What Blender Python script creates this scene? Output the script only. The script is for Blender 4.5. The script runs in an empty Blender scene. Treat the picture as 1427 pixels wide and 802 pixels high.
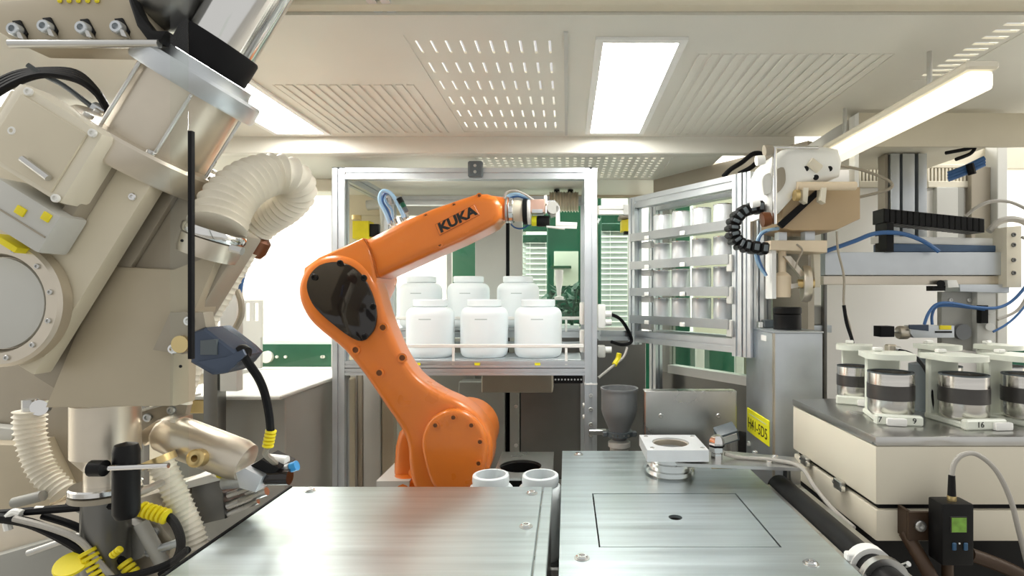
import bpy, bmesh, math, random
from mathutils import Vector, Matrix, Quaternion
random.seed(7)
scene = bpy.context.scene
col = scene.collection
PI = math.pi

# ------------------------------------------------------------------ camera
FPX, CX, CY, CZ = 780.0, 790.0, 411.0, 1.31        # focal length and principal point in pixels, eye height in metres
cam_data = bpy.data.cameras.new('camera')
cam_data.sensor_width = 36.0
cam_data.lens = 36.0 * FPX / 1427.0
cam_data.shift_x = -(CX - 713.5) / 1427.0
cam_data.shift_y = (CY - 401.0) / 1427.0
cam_data.clip_start = 0.02
cam = bpy.data.objects.new('camera', cam_data)
cam.location = (0, 0, CZ)
cam.rotation_euler = (PI / 2, 0, 0)
col.objects.link(cam)
scene.camera = cam

# ------------------------------------------------------------------ world: bright, evenly lit laboratory
world = bpy.data.worlds.new('world')
scene.world = world
world.use_nodes = True
bg = world.node_tree.nodes['Background']
bg.inputs[0].default_value = (1.0, 0.985, 0.955, 1)
bg.inputs[1].default_value = 0.52
LAMP = 19.0
scene.view_settings.view_transform = 'Standard'
scene.view_settings.look = 'None'
scene.view_settings.exposure = 0.40
scene.view_settings.gamma = 1.0
scene.view_settings.use_curve_mapping = False

# unseen area lights added to brighten the lab outside the cell
def lab_fill_light(name, x, y, sx, sy, power, z=2.9):
    ld = bpy.data.lights.new(name, 'AREA'); ld.shape = 'RECTANGLE'; ld.size = sx; ld.size_y = sy
    ld.energy = power; ld.color = (1.0, 0.98, 0.94)
    lo = bpy.data.objects.new(name, ld); lo.location = (x, y, z); col.objects.link(lo)
lab_fill_light('lab_fill_light', -1.6, 3.6, 2.4, 1.4, 120)
lab_fill_light('lab_fill_light', 1.4, 3.6, 2.4, 1.4, 80)
lab_fill_light('lab_fill_light', -2.4, 1.4, 1.0, 2.0, 50)
lab_fill_light('lab_fill_light', 2.4, 1.4, 1.0, 2.0, 50)

# ------------------------------------------------------------------ measuring helpers
def W(px, py, D):
    """metres for a pixel seen at depth D"""
    return Vector(((px - CX) / FPX * D, D, CZ + (CY - py) / FPX * D))
def S(n, D):
    return n / FPX * D

# ------------------------------------------------------------------ materials
MATS = {}
def mat(name, color, rough=0.5, metal=0.0, var=0.06, nscale=9.0, bump=0.0, bscale=60.0, stretch=None,
        trans=0.0, ior=1.45, emit=None, estr=0.0, sss=0.0, coat=0.0, alpha=1.0, rvar=0.1, spec=0.5):
    m = bpy.data.materials.new(name)
    m.use_nodes = True
    nt = m.node_tree; N = nt.nodes; L = nt.links
    b = N['Principled BSDF']
    tc = N.new('ShaderNodeTexCoord')
    mp = N.new('ShaderNodeMapping')
    if stretch: mp.inputs['Scale'].default_value = stretch
    L.new(tc.outputs['Object'], mp.inputs['Vector'])
    nz = N.new('ShaderNodeTexNoise')
    nz.inputs['Scale'].default_value = nscale
    nz.inputs['Detail'].default_value = 4.0
    L.new(mp.outputs[0], nz.inputs['Vector'])
    cr = N.new('ShaderNodeValToRGB')
    lo = [max(0, c * (1 - var)) for c in color]; hi = [min(1, c * (1 + var)) for c in color]
    cr.color_ramp.elements[0].position = 0.3; cr.color_ramp.elements[1].position = 0.7
    cr.color_ramp.elements[0].color = (*lo, 1); cr.color_ramp.elements[1].color = (*hi, 1)
    L.new(nz.outputs['Fac'], cr.inputs['Fac'])
    L.new(cr.outputs['Color'], b.inputs['Base Color'])
    mr = N.new('ShaderNodeMapRange')
    mr.inputs['To Min'].default_value = max(0.02, rough * (1 - rvar)); mr.inputs['To Max'].default_value = min(1, rough * (1 + rvar))
    L.new(nz.outputs['Fac'], mr.inputs['Value'])
    L.new(mr.outputs[0], b.inputs['Roughness'])
    b.inputs['Metallic'].default_value = metal
    b.inputs['IOR'].default_value = ior
    b.inputs['Specular IOR Level'].default_value = spec
    b.inputs['Transmission Weight'].default_value = trans
    b.inputs['Coat Weight'].default_value = coat
    b.inputs['Alpha'].default_value = alpha
    if sss:
        b.inputs['Subsurface Weight'].default_value = sss
        b.inputs['Subsurface Radius'].default_value = (0.02, 0.02, 0.02)
    if emit:
        b.inputs['Emission Color'].default_value = (*emit, 1)
        b.inputs['Emission Strength'].default_value = estr
    if bump:
        bn = N.new('ShaderNodeTexNoise'); bn.inputs['Scale'].default_value = bscale
        L.new(mp.outputs[0], bn.inputs['Vector'])
        bp = N.new('ShaderNodeBump'); bp.inputs['Strength'].default_value = bump; bp.inputs['Distance'].default_value = 0.002
        L.new(bn.outputs['Fac'], bp.inputs['Height'])
        L.new(bp.outputs[0], b.inputs['Normal'])
    MATS[name] = m
    return m

mat('alu', (0.60, 0.635, 0.66), 0.40, 0.85, 0.05, 14)
mat('alu_warm', (0.66, 0.60, 0.50), 0.33, 0.85, 0.08, 10)
mat('steel_table', (0.655, 0.735, 0.755), 0.36, 1.0, 0.10, 5, 0.05, 90, (0.6, 14, 1), rvar=0.22)
mat('steel', (0.60, 0.60, 0.58), 0.28, 1.0, 0.08, 8)
mat('steel_dark', (0.22, 0.22, 0.21), 0.38, 0.9, 0.14, 4)
mat('chrome', (0.80, 0.80, 0.79), 0.12, 1.0, 0.03, 8)
mat('turned_steel', (0.72, 0.70, 0.66), 0.2, 1.0, 0.12, 6, 0.03, 70, (1, 1, 14))
mat('can_metal', (0.84, 0.86, 0.87), 0.34, 0.45, 0.04, 20)
mat('ceiling_paint', (0.74, 0.725, 0.65), 0.5, 0.15, 0.03, 3)
mat('cream_paint', (0.74, 0.69, 0.56), 0.4, 0, 0.03, 4)
mat('beige_paint', (0.66, 0.60, 0.46), 0.42, 0, 0.05, 6, 0.04, 160)
mat('tan_paint', (0.47, 0.41, 0.30), 0.4, 0.1, 0.06, 6, 0.04, 160)
mat('taupe_paint', (0.36, 0.32, 0.25), 0.38, 0.15, 0.07, 5)
mat('grey_paint', (0.34, 0.34, 0.31), 0.45, 0.1, 0.06, 4)
mat('light_grey', (0.56, 0.56, 0.52), 0.45, 0.05, 0.04, 5)
mat('wall_white', (0.90, 0.88, 0.83), 0.6, 0, 0.02, 3)
mat('floor_grey', (0.40, 0.38, 0.34), 0.45, 0, 0.1, 3)
mat('white_plastic', (0.86, 0.86, 0.82), 0.35, 0, 0.02, 12)
mat('milky_plastic', (0.83, 0.895, 0.91), 0.33, 0, 0.015, 10, sss=0.12)
mat('pale_green_plastic', (0.77, 0.80, 0.70), 0.35, 0, 0.02, 10, sss=0.1)
mat('orange_paint', (0.70, 0.185, 0.022), 0.28, 0, 0.05, 5, 0.02, 260, coat=0.25)
mat('black_gloss', (0.014, 0.011, 0.010), 0.08, 0, 0.1, 6, coat=0.35)
mat('black_plastic', (0.009, 0.009, 0.009), 0.4, 0, 0.15, 20, spec=0.22)
mat('black_rubber', (0.007, 0.007, 0.008), 0.6, 0, 0.2, 20, spec=0.2)
mat('brown_bolt', (0.16, 0.055, 0.02), 0.35, 0.4, 0.1, 20)
mat('ivory_hose', (0.80, 0.75, 0.63), 0.5, 0, 0.05, 30, sss=0.08)
mat('yellow', (0.88, 0.74, 0.02), 0.45, 0, 0.05, 30)
mat('sign_yellow', (0.90, 0.86, 0.02), 0.45, 0, 0.02, 20)
mat('green_board', (0.008, 0.092, 0.050), 0.28, 0, 0.25, 2.5)
mat('green_dark', (0.012, 0.075, 0.035), 0.5, 0, 0.3, 8)
mat('blue_tube', (0.055, 0.15, 0.36), 0.35, 0, 0.06, 20)
mat('pale_blue_tube', (0.36, 0.58, 0.80), 0.3, 0, 0.06, 20)
mat('blue_grey', (0.055, 0.075, 0.115), 0.22, 0.2, 0.12, 6)
mat('grey_cable', (0.42, 0.40, 0.36), 0.5, 0, 0.05, 20)
mat('copper', (0.75, 0.50, 0.40), 0.35, 0.6, 0.08, 20)
mat('brass', (0.72, 0.55, 0.26), 0.3, 0.9, 0.06, 20)
mat('grey_plastic', (0.20, 0.21, 0.215), 0.42, 0, 0.05, 10)
mat('slate_plastic', (0.10, 0.12, 0.13), 0.4, 0, 0.08, 10)
mat('graphite_band', (0.085, 0.08, 0.075), 0.34, 0.5, 0.1, 20)
mat('lcd', (0.10, 0.20, 0.03), 0.3, 0, 0.45, 90, emit=(0.22, 0.42, 0.06), estr=0.18)
mat('button_blue', (0.03, 0.10, 0.20), 0.4, 0, 0.1, 20)
mat('ink', (0.012, 0.012, 0.012), 0.5, 0, 0.05, 20)
mat('soft_ink', (0.45, 0.53, 0.53), 0.5, 0, 0.05, 20)
mat('lamp_diffuser', (0.95, 0.95, 0.95), 0.6, 0, 0.01, 3, emit=(1.0, 0.985, 0.95), estr=LAMP)
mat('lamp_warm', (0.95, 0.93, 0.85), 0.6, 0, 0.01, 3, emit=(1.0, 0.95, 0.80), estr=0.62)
mat('blind_white', (0.50, 0.53, 0.50), 0.5, 0, 0.03, 8)
mat('ghost_tint_plastic', (0.78, 0.65, 0.47), 0.4, 0, 0.04, 8)  # warm ghost reflection of the pane is put into this peach colour
mat('ochre_paint', (0.50, 0.37, 0.22), 0.42, 0, 0.05, 6)
mat('lip_steel', (0.36, 0.38, 0.39), 0.35, 0.9, 0.06, 12)
mat('slate_blue', (0.085, 0.14, 0.23), 0.4, 0.1, 0.08, 10)
mat('dark_brown', (0.06, 0.035, 0.02), 0.4, 0.2, 0.1, 10)
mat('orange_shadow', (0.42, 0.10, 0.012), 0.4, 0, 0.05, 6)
mat('clear_blue', (0.05, 0.35, 0.75), 0.2, 0, 0.05, 10)
def glass_mat(name, tint, refl_rough):
    m = bpy.data.materials.new(name); m.use_nodes = True
    nt = m.node_tree; N = nt.nodes; L = nt.links
    out = N['Material Output']; N.remove(N['Principled BSDF'])
    tr = N.new('ShaderNodeBsdfTransparent'); tr.inputs[0].default_value = (*tint, 1)
    gl = N.new('ShaderNodeBsdfGlossy'); gl.inputs['Roughness'].default_value = refl_rough
    fr = N.new('ShaderNodeFresnel'); fr.inputs['IOR'].default_value = 1.49
    nz = N.new('ShaderNodeTexNoise'); nz.inputs['Scale'].default_value = 3.0
    mr = N.new('ShaderNodeMapRange'); mr.inputs['To Min'].default_value = refl_rough; mr.inputs['To Max'].default_value = refl_rough + 0.02
    L.new(nz.outputs['Fac'], mr.inputs['Value']); L.new(mr.outputs[0], gl.inputs['Roughness'])
    mx = N.new('ShaderNodeMixShader')
    ge = N.new('ShaderNodeNewGeometry'); iv = N.new('ShaderNodeMath'); iv.operation = 'SUBTRACT'; iv.inputs[0].default_value = 1.0
    mu = N.new('ShaderNodeMath'); mu.operation = 'MULTIPLY'
    L.new(ge.outputs['Backfacing'], iv.inputs[1]); L.new(iv.outputs[0], mu.inputs[0]); L.new(fr.outputs[0], mu.inputs[1])
    L.new(mu.outputs[0], mx.inputs[0]); L.new(tr.outputs[0], mx.inputs[1]); L.new(gl.outputs[0], mx.inputs[2])
    L.new(mx.outputs[0], out.inputs['Surface'])
    MATS[name] = m
glass_mat('clear_pane', (0.97, 0.985, 0.97), 0.01)
glass_mat('tinted_pane', (0.80, 0.87, 0.83), 0.01)

# ------------------------------------------------------------------ mesh builder
def frame_for(d):
    return Vector((0, 0, 1)).rotation_difference(Vector(d).normalized()).to_matrix()
def catmull(pts, n=6, closed=False):
    pts = [Vector(p) for p in pts]; out = []; m = len(pts)
    rng = m if closed else m - 1
    for i in range(rng):
        if closed: a, b, c, d = pts[(i - 1) % m], pts[i], pts[(i + 1) % m], pts[(i + 2) % m]
        else: a, b, c, d = pts[max(i - 1, 0)], pts[i], pts[i + 1], pts[min(i + 2, m - 1)]
        for k in range(n):
            t = k / n
            out.append(0.5 * ((2 * b) + (c - a) * t + (2 * a - 5 * b + 4 * c - d) * t * t + (3 * b - a - 3 * c + d) * t ** 3))
    if not closed: out.append(pts[-1])
    return out
class MB:
    def __init__(s): s.v = []; s.f = []
    def add(s, vs, fs):
        o = len(s.v); s.v += [Vector(p) for p in vs]; s.f += [tuple(i + o for i in f) for f in fs]; return s
    def bm(s, bm, M=None):
        bm.verts.ensure_lookup_table(); bm.verts.index_update()
        vs = [(M @ v.co) if M else v.co.copy() for v in bm.verts]
        s.add(vs, [[v.index for v in f.verts] for f in bm.faces]); bm.free(); return s
    def box(s, lo, hi, bev=0.0, seg=1, rot=None):
        lo, hi = Vector(lo), Vector(hi); c = (lo + hi) / 2; d = hi - lo
        bm = bmesh.new(); bmesh.ops.create_cube(bm, size=1.0)
        for v in bm.verts: v.co = Vector((v.co.x * d.x, v.co.y * d.y, v.co.z * d.z))
        if bev: bmesh.ops.bevel(bm, geom=list(bm.edges), offset=min(bev, min(abs(x) for x in d) * 0.45), segments=seg, affect='EDGES', profile=0.6)
        M = Matrix.Translation(c) @ (rot.to_4x4() if rot else Matrix())
        return s.bm(bm, M)
    def cbox(s, c, d, bev=0.0, seg=1, rot=None):
        c, d = Vector(c), Vector(d) / 2
        return s.box(c - d, c + d, bev, seg, rot)
    def cyl(s, a, b, r0, r1=None, n=24, caps=True):
        a, b = Vector(a), Vector(b); r1 = r0 if r1 is None else r1
        R = frame_for(b - a); vs = []
        for p, r in ((a, r0), (b, r1)):
            for i in range(n):
                t = 2 * PI * i / n; vs.append(p + R @ Vector((math.cos(t) * r, math.sin(t) * r, 0)))
        fs = [(i, (i + 1) % n, n + (i + 1) % n, n + i) for i in range(n)]
        if caps: fs += [tuple(range(n - 1, -1, -1)), tuple(range(n, 2 * n))]
        return s.add(vs, fs)
    def lathe(s, prof, o, axis=(0, 0, 1), n=32, close=False):
        R = frame_for(axis); o = Vector(o); vs = []; k = len(prof)
        for r, z in prof:
            for i in range(n):
                t = 2 * PI * i / n; vs.append(o + R @ Vector((math.cos(t) * r, math.sin(t) * r, z)))
        fs = []
        for j in range(k if close else k - 1):
            q = (j + 1) % k
            fs += [(j * n + i, j * n + (i + 1) % n, q * n + (i + 1) % n, q * n + i) for i in range(n)]
        if not close:
            if prof[0][0] > 1e-6: fs.append(tuple(range(n - 1, -1, -1)))
            if prof[-1][0] > 1e-6: fs.append(tuple(range((k - 1) * n, k * n)))
        return s.add(vs, fs)
    def ring(s, c, axis, r0, r1, h, n=32):
        return s.lathe([(r0, -h / 2), (r1, -h / 2), (r1, h / 2), (r0, h / 2)], c, axis, n, True)
    def tube(s, pts, r, n=10, smooth=6, closed_ends=True):
        P = catmull(pts, smooth) if smooth else [Vector(p) for p in pts]
        T = [(P[min(i + 1, len(P) - 1)] - P[max(i - 1, 0)]).normalized() for i in range(len(P))]
        ref = Vector((0, 0, 1)) if abs(T[0].z) < 0.9 else Vector((1, 0, 0))
        nrm = (ref - T[0] * ref.dot(T[0])).normalized(); vs = []
        L = len(P)
        for i in range(L):
            nrm = (nrm - T[i] * nrm.dot(T[i])).normalized(); bn = T[i].cross(nrm)
            rr = r(i / (L - 1)) if callable(r) else r
            for k in range(n):
                t = 2 * PI * k / n; vs.append(P[i] + nrm * math.cos(t) * rr + bn * math.sin(t) * rr)
        fs = []
        for i in range(L - 1):
            fs += [(i * n + k, i * n + (k + 1) % n, (i + 1) * n + (k + 1) % n, (i + 1) * n + k) for k in range(n)]
        if closed_ends: fs += [tuple(range(n - 1, -1, -1)), tuple(range((L - 1) * n, L * n))]
        return s.add(vs, fs)
    def hose(s, pts, r, ribs, depth=0.12, n=20, r_end=None):
        """corrugated hose: ribbed tube along a smooth path"""
        dense = catmull(pts, 40); cum = [0]
        for a, b in zip(dense, dense[1:]): cum.append(cum[-1] + (b - a).length)
        m = ribs * 4; P = []; j = 0
        for i in range(m + 1):
            d = cum[-1] * i / m
            while j < len(cum) - 2 and cum[j + 1] < d: j += 1
            t = (d - cum[j]) / max(1e-9, cum[j + 1] - cum[j]); P.append(dense[j].lerp(dense[j + 1], t))
        re = r if r_end is None else r_end
        cyc = (1.0, 1 - depth * 0.75, 1 - depth, 1 - depth * 0.75)
        return s.tube(P, lambda t: (r + (re - r) * t) * cyc[int(round(t * m)) % 4], n, 0)
    def prism(s, poly, y0, y1, bev=0.0, seg=2, M=None):
        """poly: (x, z) outline pushed along Y from y0 (front) to y1"""
        bm = bmesh.new(); fv = [bm.verts.new((p[0], y0, p[1])) for p in poly]
        f = bm.faces.new(fv)
        r = bmesh.ops.extrude_face_region(bm, geom=[f])
        for e in r['geom']:
            if isinstance(e, bmesh.types.BMVert): e.co.y = y1
        bmesh.ops.recalc_face_normals(bm, faces=list(bm.faces))
        if bev:
            ed = [e for e in bm.edges if abs(e.verts[0].co.y - e.verts[1].co.y) < 1e-7]
            bmesh.ops.bevel(bm, geom=ed, offset=bev, segments=seg, affect='EDGES', profile=0.6, clamp_overlap=True)
        return s.bm(bm, M)
    def pprism(s, pts, D, y0, y1, bev=0.0, seg=2, smooth=0):
        """outline measured in pixels at depth D"""
        poly = [(W(x, y, D).x, W(x, y, D).z) for x, y in pts]
        if smooth: poly = [(p.x, p.y) for p in catmull([(a, b, 0) for a, b in poly], smooth, True)]
        return s.prism(poly, y0, y1, bev, seg)
    def profile(s, a, b, w=0.04, h=None, up=(0, 0, 1), slots=1):
        """extruded T-slot aluminium profile between two points"""
        a, b = Vector(a), Vector(b); h = w if h is None else h
        d = (b - a).normalized(); up = Vector(up)
        if abs(d.dot(up)) > 0.95: up = Vector((0, 1, 0))
        x = d.cross(up).normalized(); z = x.cross(d).normalized()
        g, dp = 0.10 * min(w, h) * 2.0 / 2, 0.16 * min(w, h)
        def side(L):
            out = []
            n = max(1, round(L / min(w, h)))
            for k in range(n):
                c = -L / 2 + (k + 0.5) * L / n
                out += [(c - g, 0), (c - g, dp), (c + g, dp), (c + g, 0)]
            return out
        poly = [(-w / 2, -h / 2)] + [(t, -h / 2 + q) for t, q in side(w)]
        poly += [(w / 2, -h / 2)] + [(w / 2 - q, t) for t, q in side(h)]
        poly += [(w / 2, h / 2)] + [(-t, h / 2 - q) for t, q in side(w)]
        poly += [(-w / 2, h / 2)] + [(-w / 2 + q, -t) for t, q in side(h)]
        n = len(poly)
        vs = [a + x * p + z * q for p, q in poly] + [b + x * p + z * q for p, q in poly]
        fs = [(i, (i + 1) % n, n + (i + 1) % n, n + i) for i in range(n)] + [tuple(range(n - 1, -1, -1)), tuple(range(n, 2 * n))]
        return s.add(vs, fs)
    def holes(s, x0, x1, y0, y1, z0, z1, holes):
        """horizontal plate with rectangular openings"""
        xs = sorted({x0, x1, *[h[0] for h in holes], *[h[1] for h in holes]}); ys = sorted({y0, y1, *[h[2] for h in holes], *[h[3] for h in holes]})
        xs = [x for x in xs if x0 <= x <= x1]; ys = [y for y in ys if y0 <= y <= y1]
        for a, b in zip(xs, xs[1:]):
            run = None
            for c, d in zip(ys, ys[1:]):
                mx, my = (a + b) / 2, (c + d) / 2
                solid = not any(h[0] < mx < h[1] and h[2] < my < h[3] for h in holes)
                if solid: run = (run[0], d) if run else (c, d)
                if (not solid or d == ys[-1]) and run:
                    s.box((a, run[0], z0), (b, run[1], z1)); run = None
        return s
    def turn(s, M, start=0):
        for i in range(start, len(s.v)): s.v[i] = M @ s.v[i]
        return s
    def build(s, name, m, parent=None, loc=None, ang=35):
        me = bpy.data.meshes.new(name)
        off = Vector((0, 0, 0)); p = parent
        while p: off += p.location; p = p.parent
        if loc is None and parent is None:
            xs = [v.x for v in s.v]; ys = [v.y for v in s.v]; zs = [v.z for v in s.v]
            loc = Vector(((min(xs) + max(xs)) / 2, (min(ys) + max(ys)) / 2, min(zs)))
        if loc is None: loc = off
        loc = Vector(loc)
        me.from_pydata([v - loc for v in s.v], [], s.f)
        bm = bmesh.new(); bm.from_mesh(me); bmesh.ops.recalc_face_normals(bm, faces=list(bm.faces)); bm.to_mesh(me); bm.free()
        me.polygons.foreach_set('use_smooth', [True] * len(me.polygons))
        me.set_sharp_from_angle(angle=math.radians(ang))
        me.materials.append(MATS[m] if isinstance(m, str) else m)
        o = bpy.data.objects.new(name, me); col.objects.link(o)
        o.location = loc - off
        if parent: o.parent = parent
        return o
def tag(o, label, cat, group=None):
    o['label'] = label; o['category'] = cat
    if group: o['group'] = group
    return o
def struct(o, label=None):
    o['kind'] = 'structure'
    if label: o['label'] = label
    return o
def thing(name, label, cat, loc, group=None):
    o = bpy.data.objects.new(name, None); col.objects.link(o)
    o.empty_display_size = 0.03
    o.location = Vector(loc)
    return tag(o, label, cat, group)
def dup(root, loc, label=None, rz=None, group=None):
    r = root.copy(); col.objects.link(r); r.location = Vector(loc)
    if rz is not None: r.rotation_euler = (0, 0, rz)
    if label: r['label'] = label
    if group: r['group'] = group
    for ch in root.children:
        c = ch.copy(); col.objects.link(c); c.parent = r
        for g in ch.children:
            d = g.copy(); col.objects.link(d); d.parent = c
    return r
def sub(o, label):
    o['label'] = label; return o
def text_mesh(name, body, size, m, parent, origin, xdir, zdir, depth=0.0006, bold=0.0, xs=1.0, align='CENTER'):
    """lettering printed on a surface: xdir reads along, zdir is up"""
    cu = bpy.data.curves.new(name, 'FONT'); cu.body = body; cu.size = size; cu.extrude = depth; cu.offset = bold
    cu.align_x = align; cu.align_y = 'CENTER'; cu.resolution_u = 3
    t = bpy.data.objects.new(name, cu); col.objects.link(t)
    dg = bpy.context.evaluated_depsgraph_get(); dg.update()
    me = bpy.data.meshes.new_from_object(t.evaluated_get(dg)); bpy.data.objects.remove(t)
    x = Vector(xdir).normalized(); z = Vector(zdir).normalized(); y = x.cross(z)
    mb = MB()
    mb.add([Vector(origin) + x * v.co.x * xs + z * v.co.y - y * v.co.z for v in me.vertices], [tuple(p.vertices) for p in me.polygons])
    return mb.build(name, m, parent)
def screw(parent, c, axis, r, m='chrome', name='screw', h=None):
    """socket-head screw: domed ring with a recessed socket"""
    h = r * 0.7 if h is None else h
    return MB().lathe([(r, 0), (r, h * .75), (r * .85, h), (r * .5, h), (r * .45, h * .4), (0, h * .4)], c, axis, 14).build(name, m, parent)
# ================================================================== SETTING
ZC = 1.81      # ceiling of the cell
ZT = 0.90      # steel table tops
struct(MB().box((-4, -2.5, -0.05), (4, 5, 0)).build('floor', 'floor_grey'), 'grey laboratory floor')
struct(MB().box((-4, 4.7, 0), (4, 4.8, 3.0)).build('wall_back', 'wall_white'), 'white laboratory wall behind the cell')
struct(MB().box((-3.3, 0.2, 0), (-3.2, 4.7, 3.0)).build('wall_left', 'wall_white'), 'white laboratory wall left of the cell')
struct(MB().box((3.2, 0.2, 0), (3.3, 4.7, 3.0)).build('wall_right', 'wall_white'), 'white laboratory wall right of the cell')

# ---- main ceiling with lamp openings and panels
LA = (-0.892, -0.742, 1.11, 1.72); LB = (0.068, 0.224, 1.095, 1.71)
PERF = (-0.315, -0.012, 1.075, 1.72)
RIBL = (-0.70, -0.36, 1.33, 1.72); RIBR = (0.27, 0.68, 1.16, 1.74)
SLOT = (0.80, 0.87, 1.02, 1.30)
ceil = struct(MB().holes(-1.35, 1.45, 1.0, 1.765, ZC, ZC + 0.02, [LA, LB, PERF, RIBL, RIBR, SLOT]).build('ceiling', 'ceiling_paint'), 'cream metal ceiling of the robot cell')
sl = []
for r in range(6):
    y = 1.105 + r * 0.104
    for c in range(10):
        x = -0.30 + c * 0.0293
        sl.append((x, x + 0.0048, y, y + 0.058))
MB().holes(*PERF[:2], *PERF[2:], ZC + 0.002, ZC + 0.006, sl).build('slotted_panel', 'ceiling_paint', ceil)
MB().box((-0.006, 1.06, ZC - 0.004), (0.002, 1.74, ZC)).build('joint_strip', 'light_grey', ceil)
for q, (x0, x1, y0, y1) in enumerate((RIBL, RIBR)):
    MB().box((x0, y0, ZC + 0.001), (x1, y1, ZC + 0.006)).build('ribbed_panel', 'ceiling_paint', ceil)
    n = 13 if q == 0 else 16
    base = None
    for i in range(n):
        x = x0 + (i + 0.5) * (x1 - x0) / n
        if base is None:
            base = MB().box((x - 0.009, y0, ZC - 0.0018), (x + 0.009, y1, ZC + 0.001), 0.0015).build('rib', 'ceiling_paint', ceil); bx = x
        else:
            o = base.copy(); col.objects.link(o); o.location.x += x - bx
MB().holes(*SLOT[:2], *SLOT[2:], ZC + 0.001, ZC + 0.005, [(0.81, 0.857, 1.03 + i * 0.0265, 1.042 + i * 0.0265) for i in range(10)]).build('vent_strip', 'ceiling_paint', ceil)

# fascia and rear ceiling
struct(MB().box((-1.35, 1.765, 1.757), (0.72, 1.80, ZC + 0.02), 0.003).build('trim_1', 'ceiling_paint'), 'cream fascia between front and rear ceiling')
struct(MB().box((-1.35, 0.968, ZC + 0.004), (1.45, 0.999, ZC + 0.45), 0.004).build('trim_2', 'beige_paint'), 'beige front header beam of the cell')
t3 = struct(MB().profile((-0.325, 0.7, ZC + 0.025), (-0.325, 1.0, ZC + 0.025), 0.04).build('trim_3', 'alu'), 'aluminium profile under the front header')
sq = []
for r in range(9):
    for c in range(24):
        x = -0.29 + c * 0.026; y = 1.83 + r * 0.036
        sq.append((x, x + 0.0105, y, y + 0.014))
rc = struct(MB().holes(-1.35, 0.50, 1.80, 2.52, 1.757, 1.768, [(-0.30, 0.345, 1.815, 2.17)]).build('ceiling', 'ceiling_paint'), 'perforated rear ceiling above the jar rack')
MB().holes(-0.30, 0.345, 1.815, 2.17, 1.759, 1.763, sq).build('perforated_panel', 'ceiling_paint', rc)

# ---- rear partition of the cell (Y = 2.5), openings between posts and rails
YB = 2.5
def rear(name, x0, y0, x1, y1, m, d0=0.0, d1=0.03, bev=0.002):
    a = W(x0, y1, YB); b = W(x1, y0, YB)
    return MB().box((a.x, YB + d0, a.z), (b.x, YB + d1, b.z), bev).build(name, m, wb)
a = W(478, 262, YB)
wb = struct(MB().box((W(560, 0, YB).x, YB, W(0, 300, YB).z), (W(727, 0, YB).x, YB + 0.03, W(0, 262, YB).z), 0.002).build('wall_rear', 'light_grey'), 'grey panelled rear partition of the cell')
rear('header_panel', 466, 250, 560, 300, 'beige_paint')
rear('header_panel', 727, 250, 900, 275, 'tan_paint')
rear('panel', 466, 300, 544, 530, 'beige_paint')
rear('panel', 662, 300, 705, 480, 'light_grey')
rear('panel', 710, 300, 728, 480, 'light_grey')
rear('gap_seal', 705, 300, 710, 660, 'black_rubber', 0.005, 0.02)
rear('window_post', 622, 300, 629, 470, 'light_grey')
rear('window_post', 812, 275, 833, 455, 'light_grey')
rear('window_post', 876, 275, 893, 455, 'taupe_paint')
rear('window_sill', 544, 470, 662, 482, 'light_grey', -0.02, 0.03)
rear('window_sill', 728, 455, 893, 468, 'light_grey', -0.02, 0.03)
rear('lower_panel', 544, 482, 662, 700, 'grey_paint', -0.005)
rear('lower_panel', 662, 480, 706, 700, 'grey_paint')
rear('lower_panel', 709, 480, 728, 700, 'grey_paint')
rear('lower_panel', 728, 468, 900, 720, 'steel_dark')
rear('lower_panel', 466, 530, 544, 700, 'taupe_paint')
w1 = struct(MB().box((W(544, 0, YB).x, YB + 0.012, W(0, 470, YB).z), (W(662, 0, YB).x, YB + 0.018, W(0, 300, YB).z)).build('window_1', 'clear_pane'), 'clear pane in the rear partition left')
w2 = struct(MB().box((W(728, 0, YB).x, YB + 0.012, W(0, 455, YB).z), (W(812, 0, YB).x, YB + 0.018, W(0, 275, YB).z)).build('window_2', 'tinted_pane'), 'clear pane behind the gripper')
w3 = struct(MB().box((W(833, 0, YB).x, YB + 0.012, W(0, 455, YB).z), (W(876, 0, YB).x, YB + 0.018, W(0, 275, YB).z)).build('window_3', 'tinted_pane'), 'narrow clear pane beside the can rack')

# ---- canted corner partition behind the can rack
RA = Vector((0.246, 2.02, 0)); RB = Vector((0.504, 1.625, 0))
RU = (RB - RA).normalized(); RN = Vector((-RU.y, RU.x, 0))
if RN.y < 0: RN = -RN
CA = RA + RN * 0.16 - RU * 0.02; CB = RB + RN * 0.16 + RU * 0.05
def canted(mb, s0, s1, z0, z1, d0, d1):
    """box on the canted partition: s along it, d behind it"""
    p = [CA + RU * s + RN * d for s, d in ((s0, d0), (s1, d0), (s1, d1), (s0, d1))]
    vs = [Vector((q.x, q.y, z)) for z in (z0, z1) for q in p]
    return mb.add(vs, [(0, 1, 2, 3), (4, 5, 6, 7), (0, 1, 5, 4), (1, 2, 6, 5), (2, 3, 7, 6), (3, 0, 4, 7)])
CL = (CB - CA).length
wc = struct(canted(MB(), -0.06, CL + 0.06, 0.3, 1.02, 0, 0.03).build('wall_corner', 'steel_dark'), 'canted corner partition behind the can rack')
canted(MB(), -0.06, CL + 0.06, 1.68, 1.757, 0, 0.03).build('header', 'taupe_paint', wc)
canted(MB(), -0.06, 0.03, 1.02, 1.68, 0, 0.03).build('window_post', 'grey_paint', wc)
canted(MB(), CL - 0.06, CL + 0.06, 1.02, 1.68, 0, 0.03).build('window_post', 'taupe_paint', wc)
canted(MB(), 0.03, CL - 0.06, 1.02, 1.05, -0.01, 0.03).build('window_sill', 'white_plastic', wc)
struct(canted(MB(), 0.03, CL - 0.06, 1.05, 1.68, 0.012, 0.018).build('window_4', 'tinted_pane'), 'clear pane in the canted corner partition')

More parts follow.
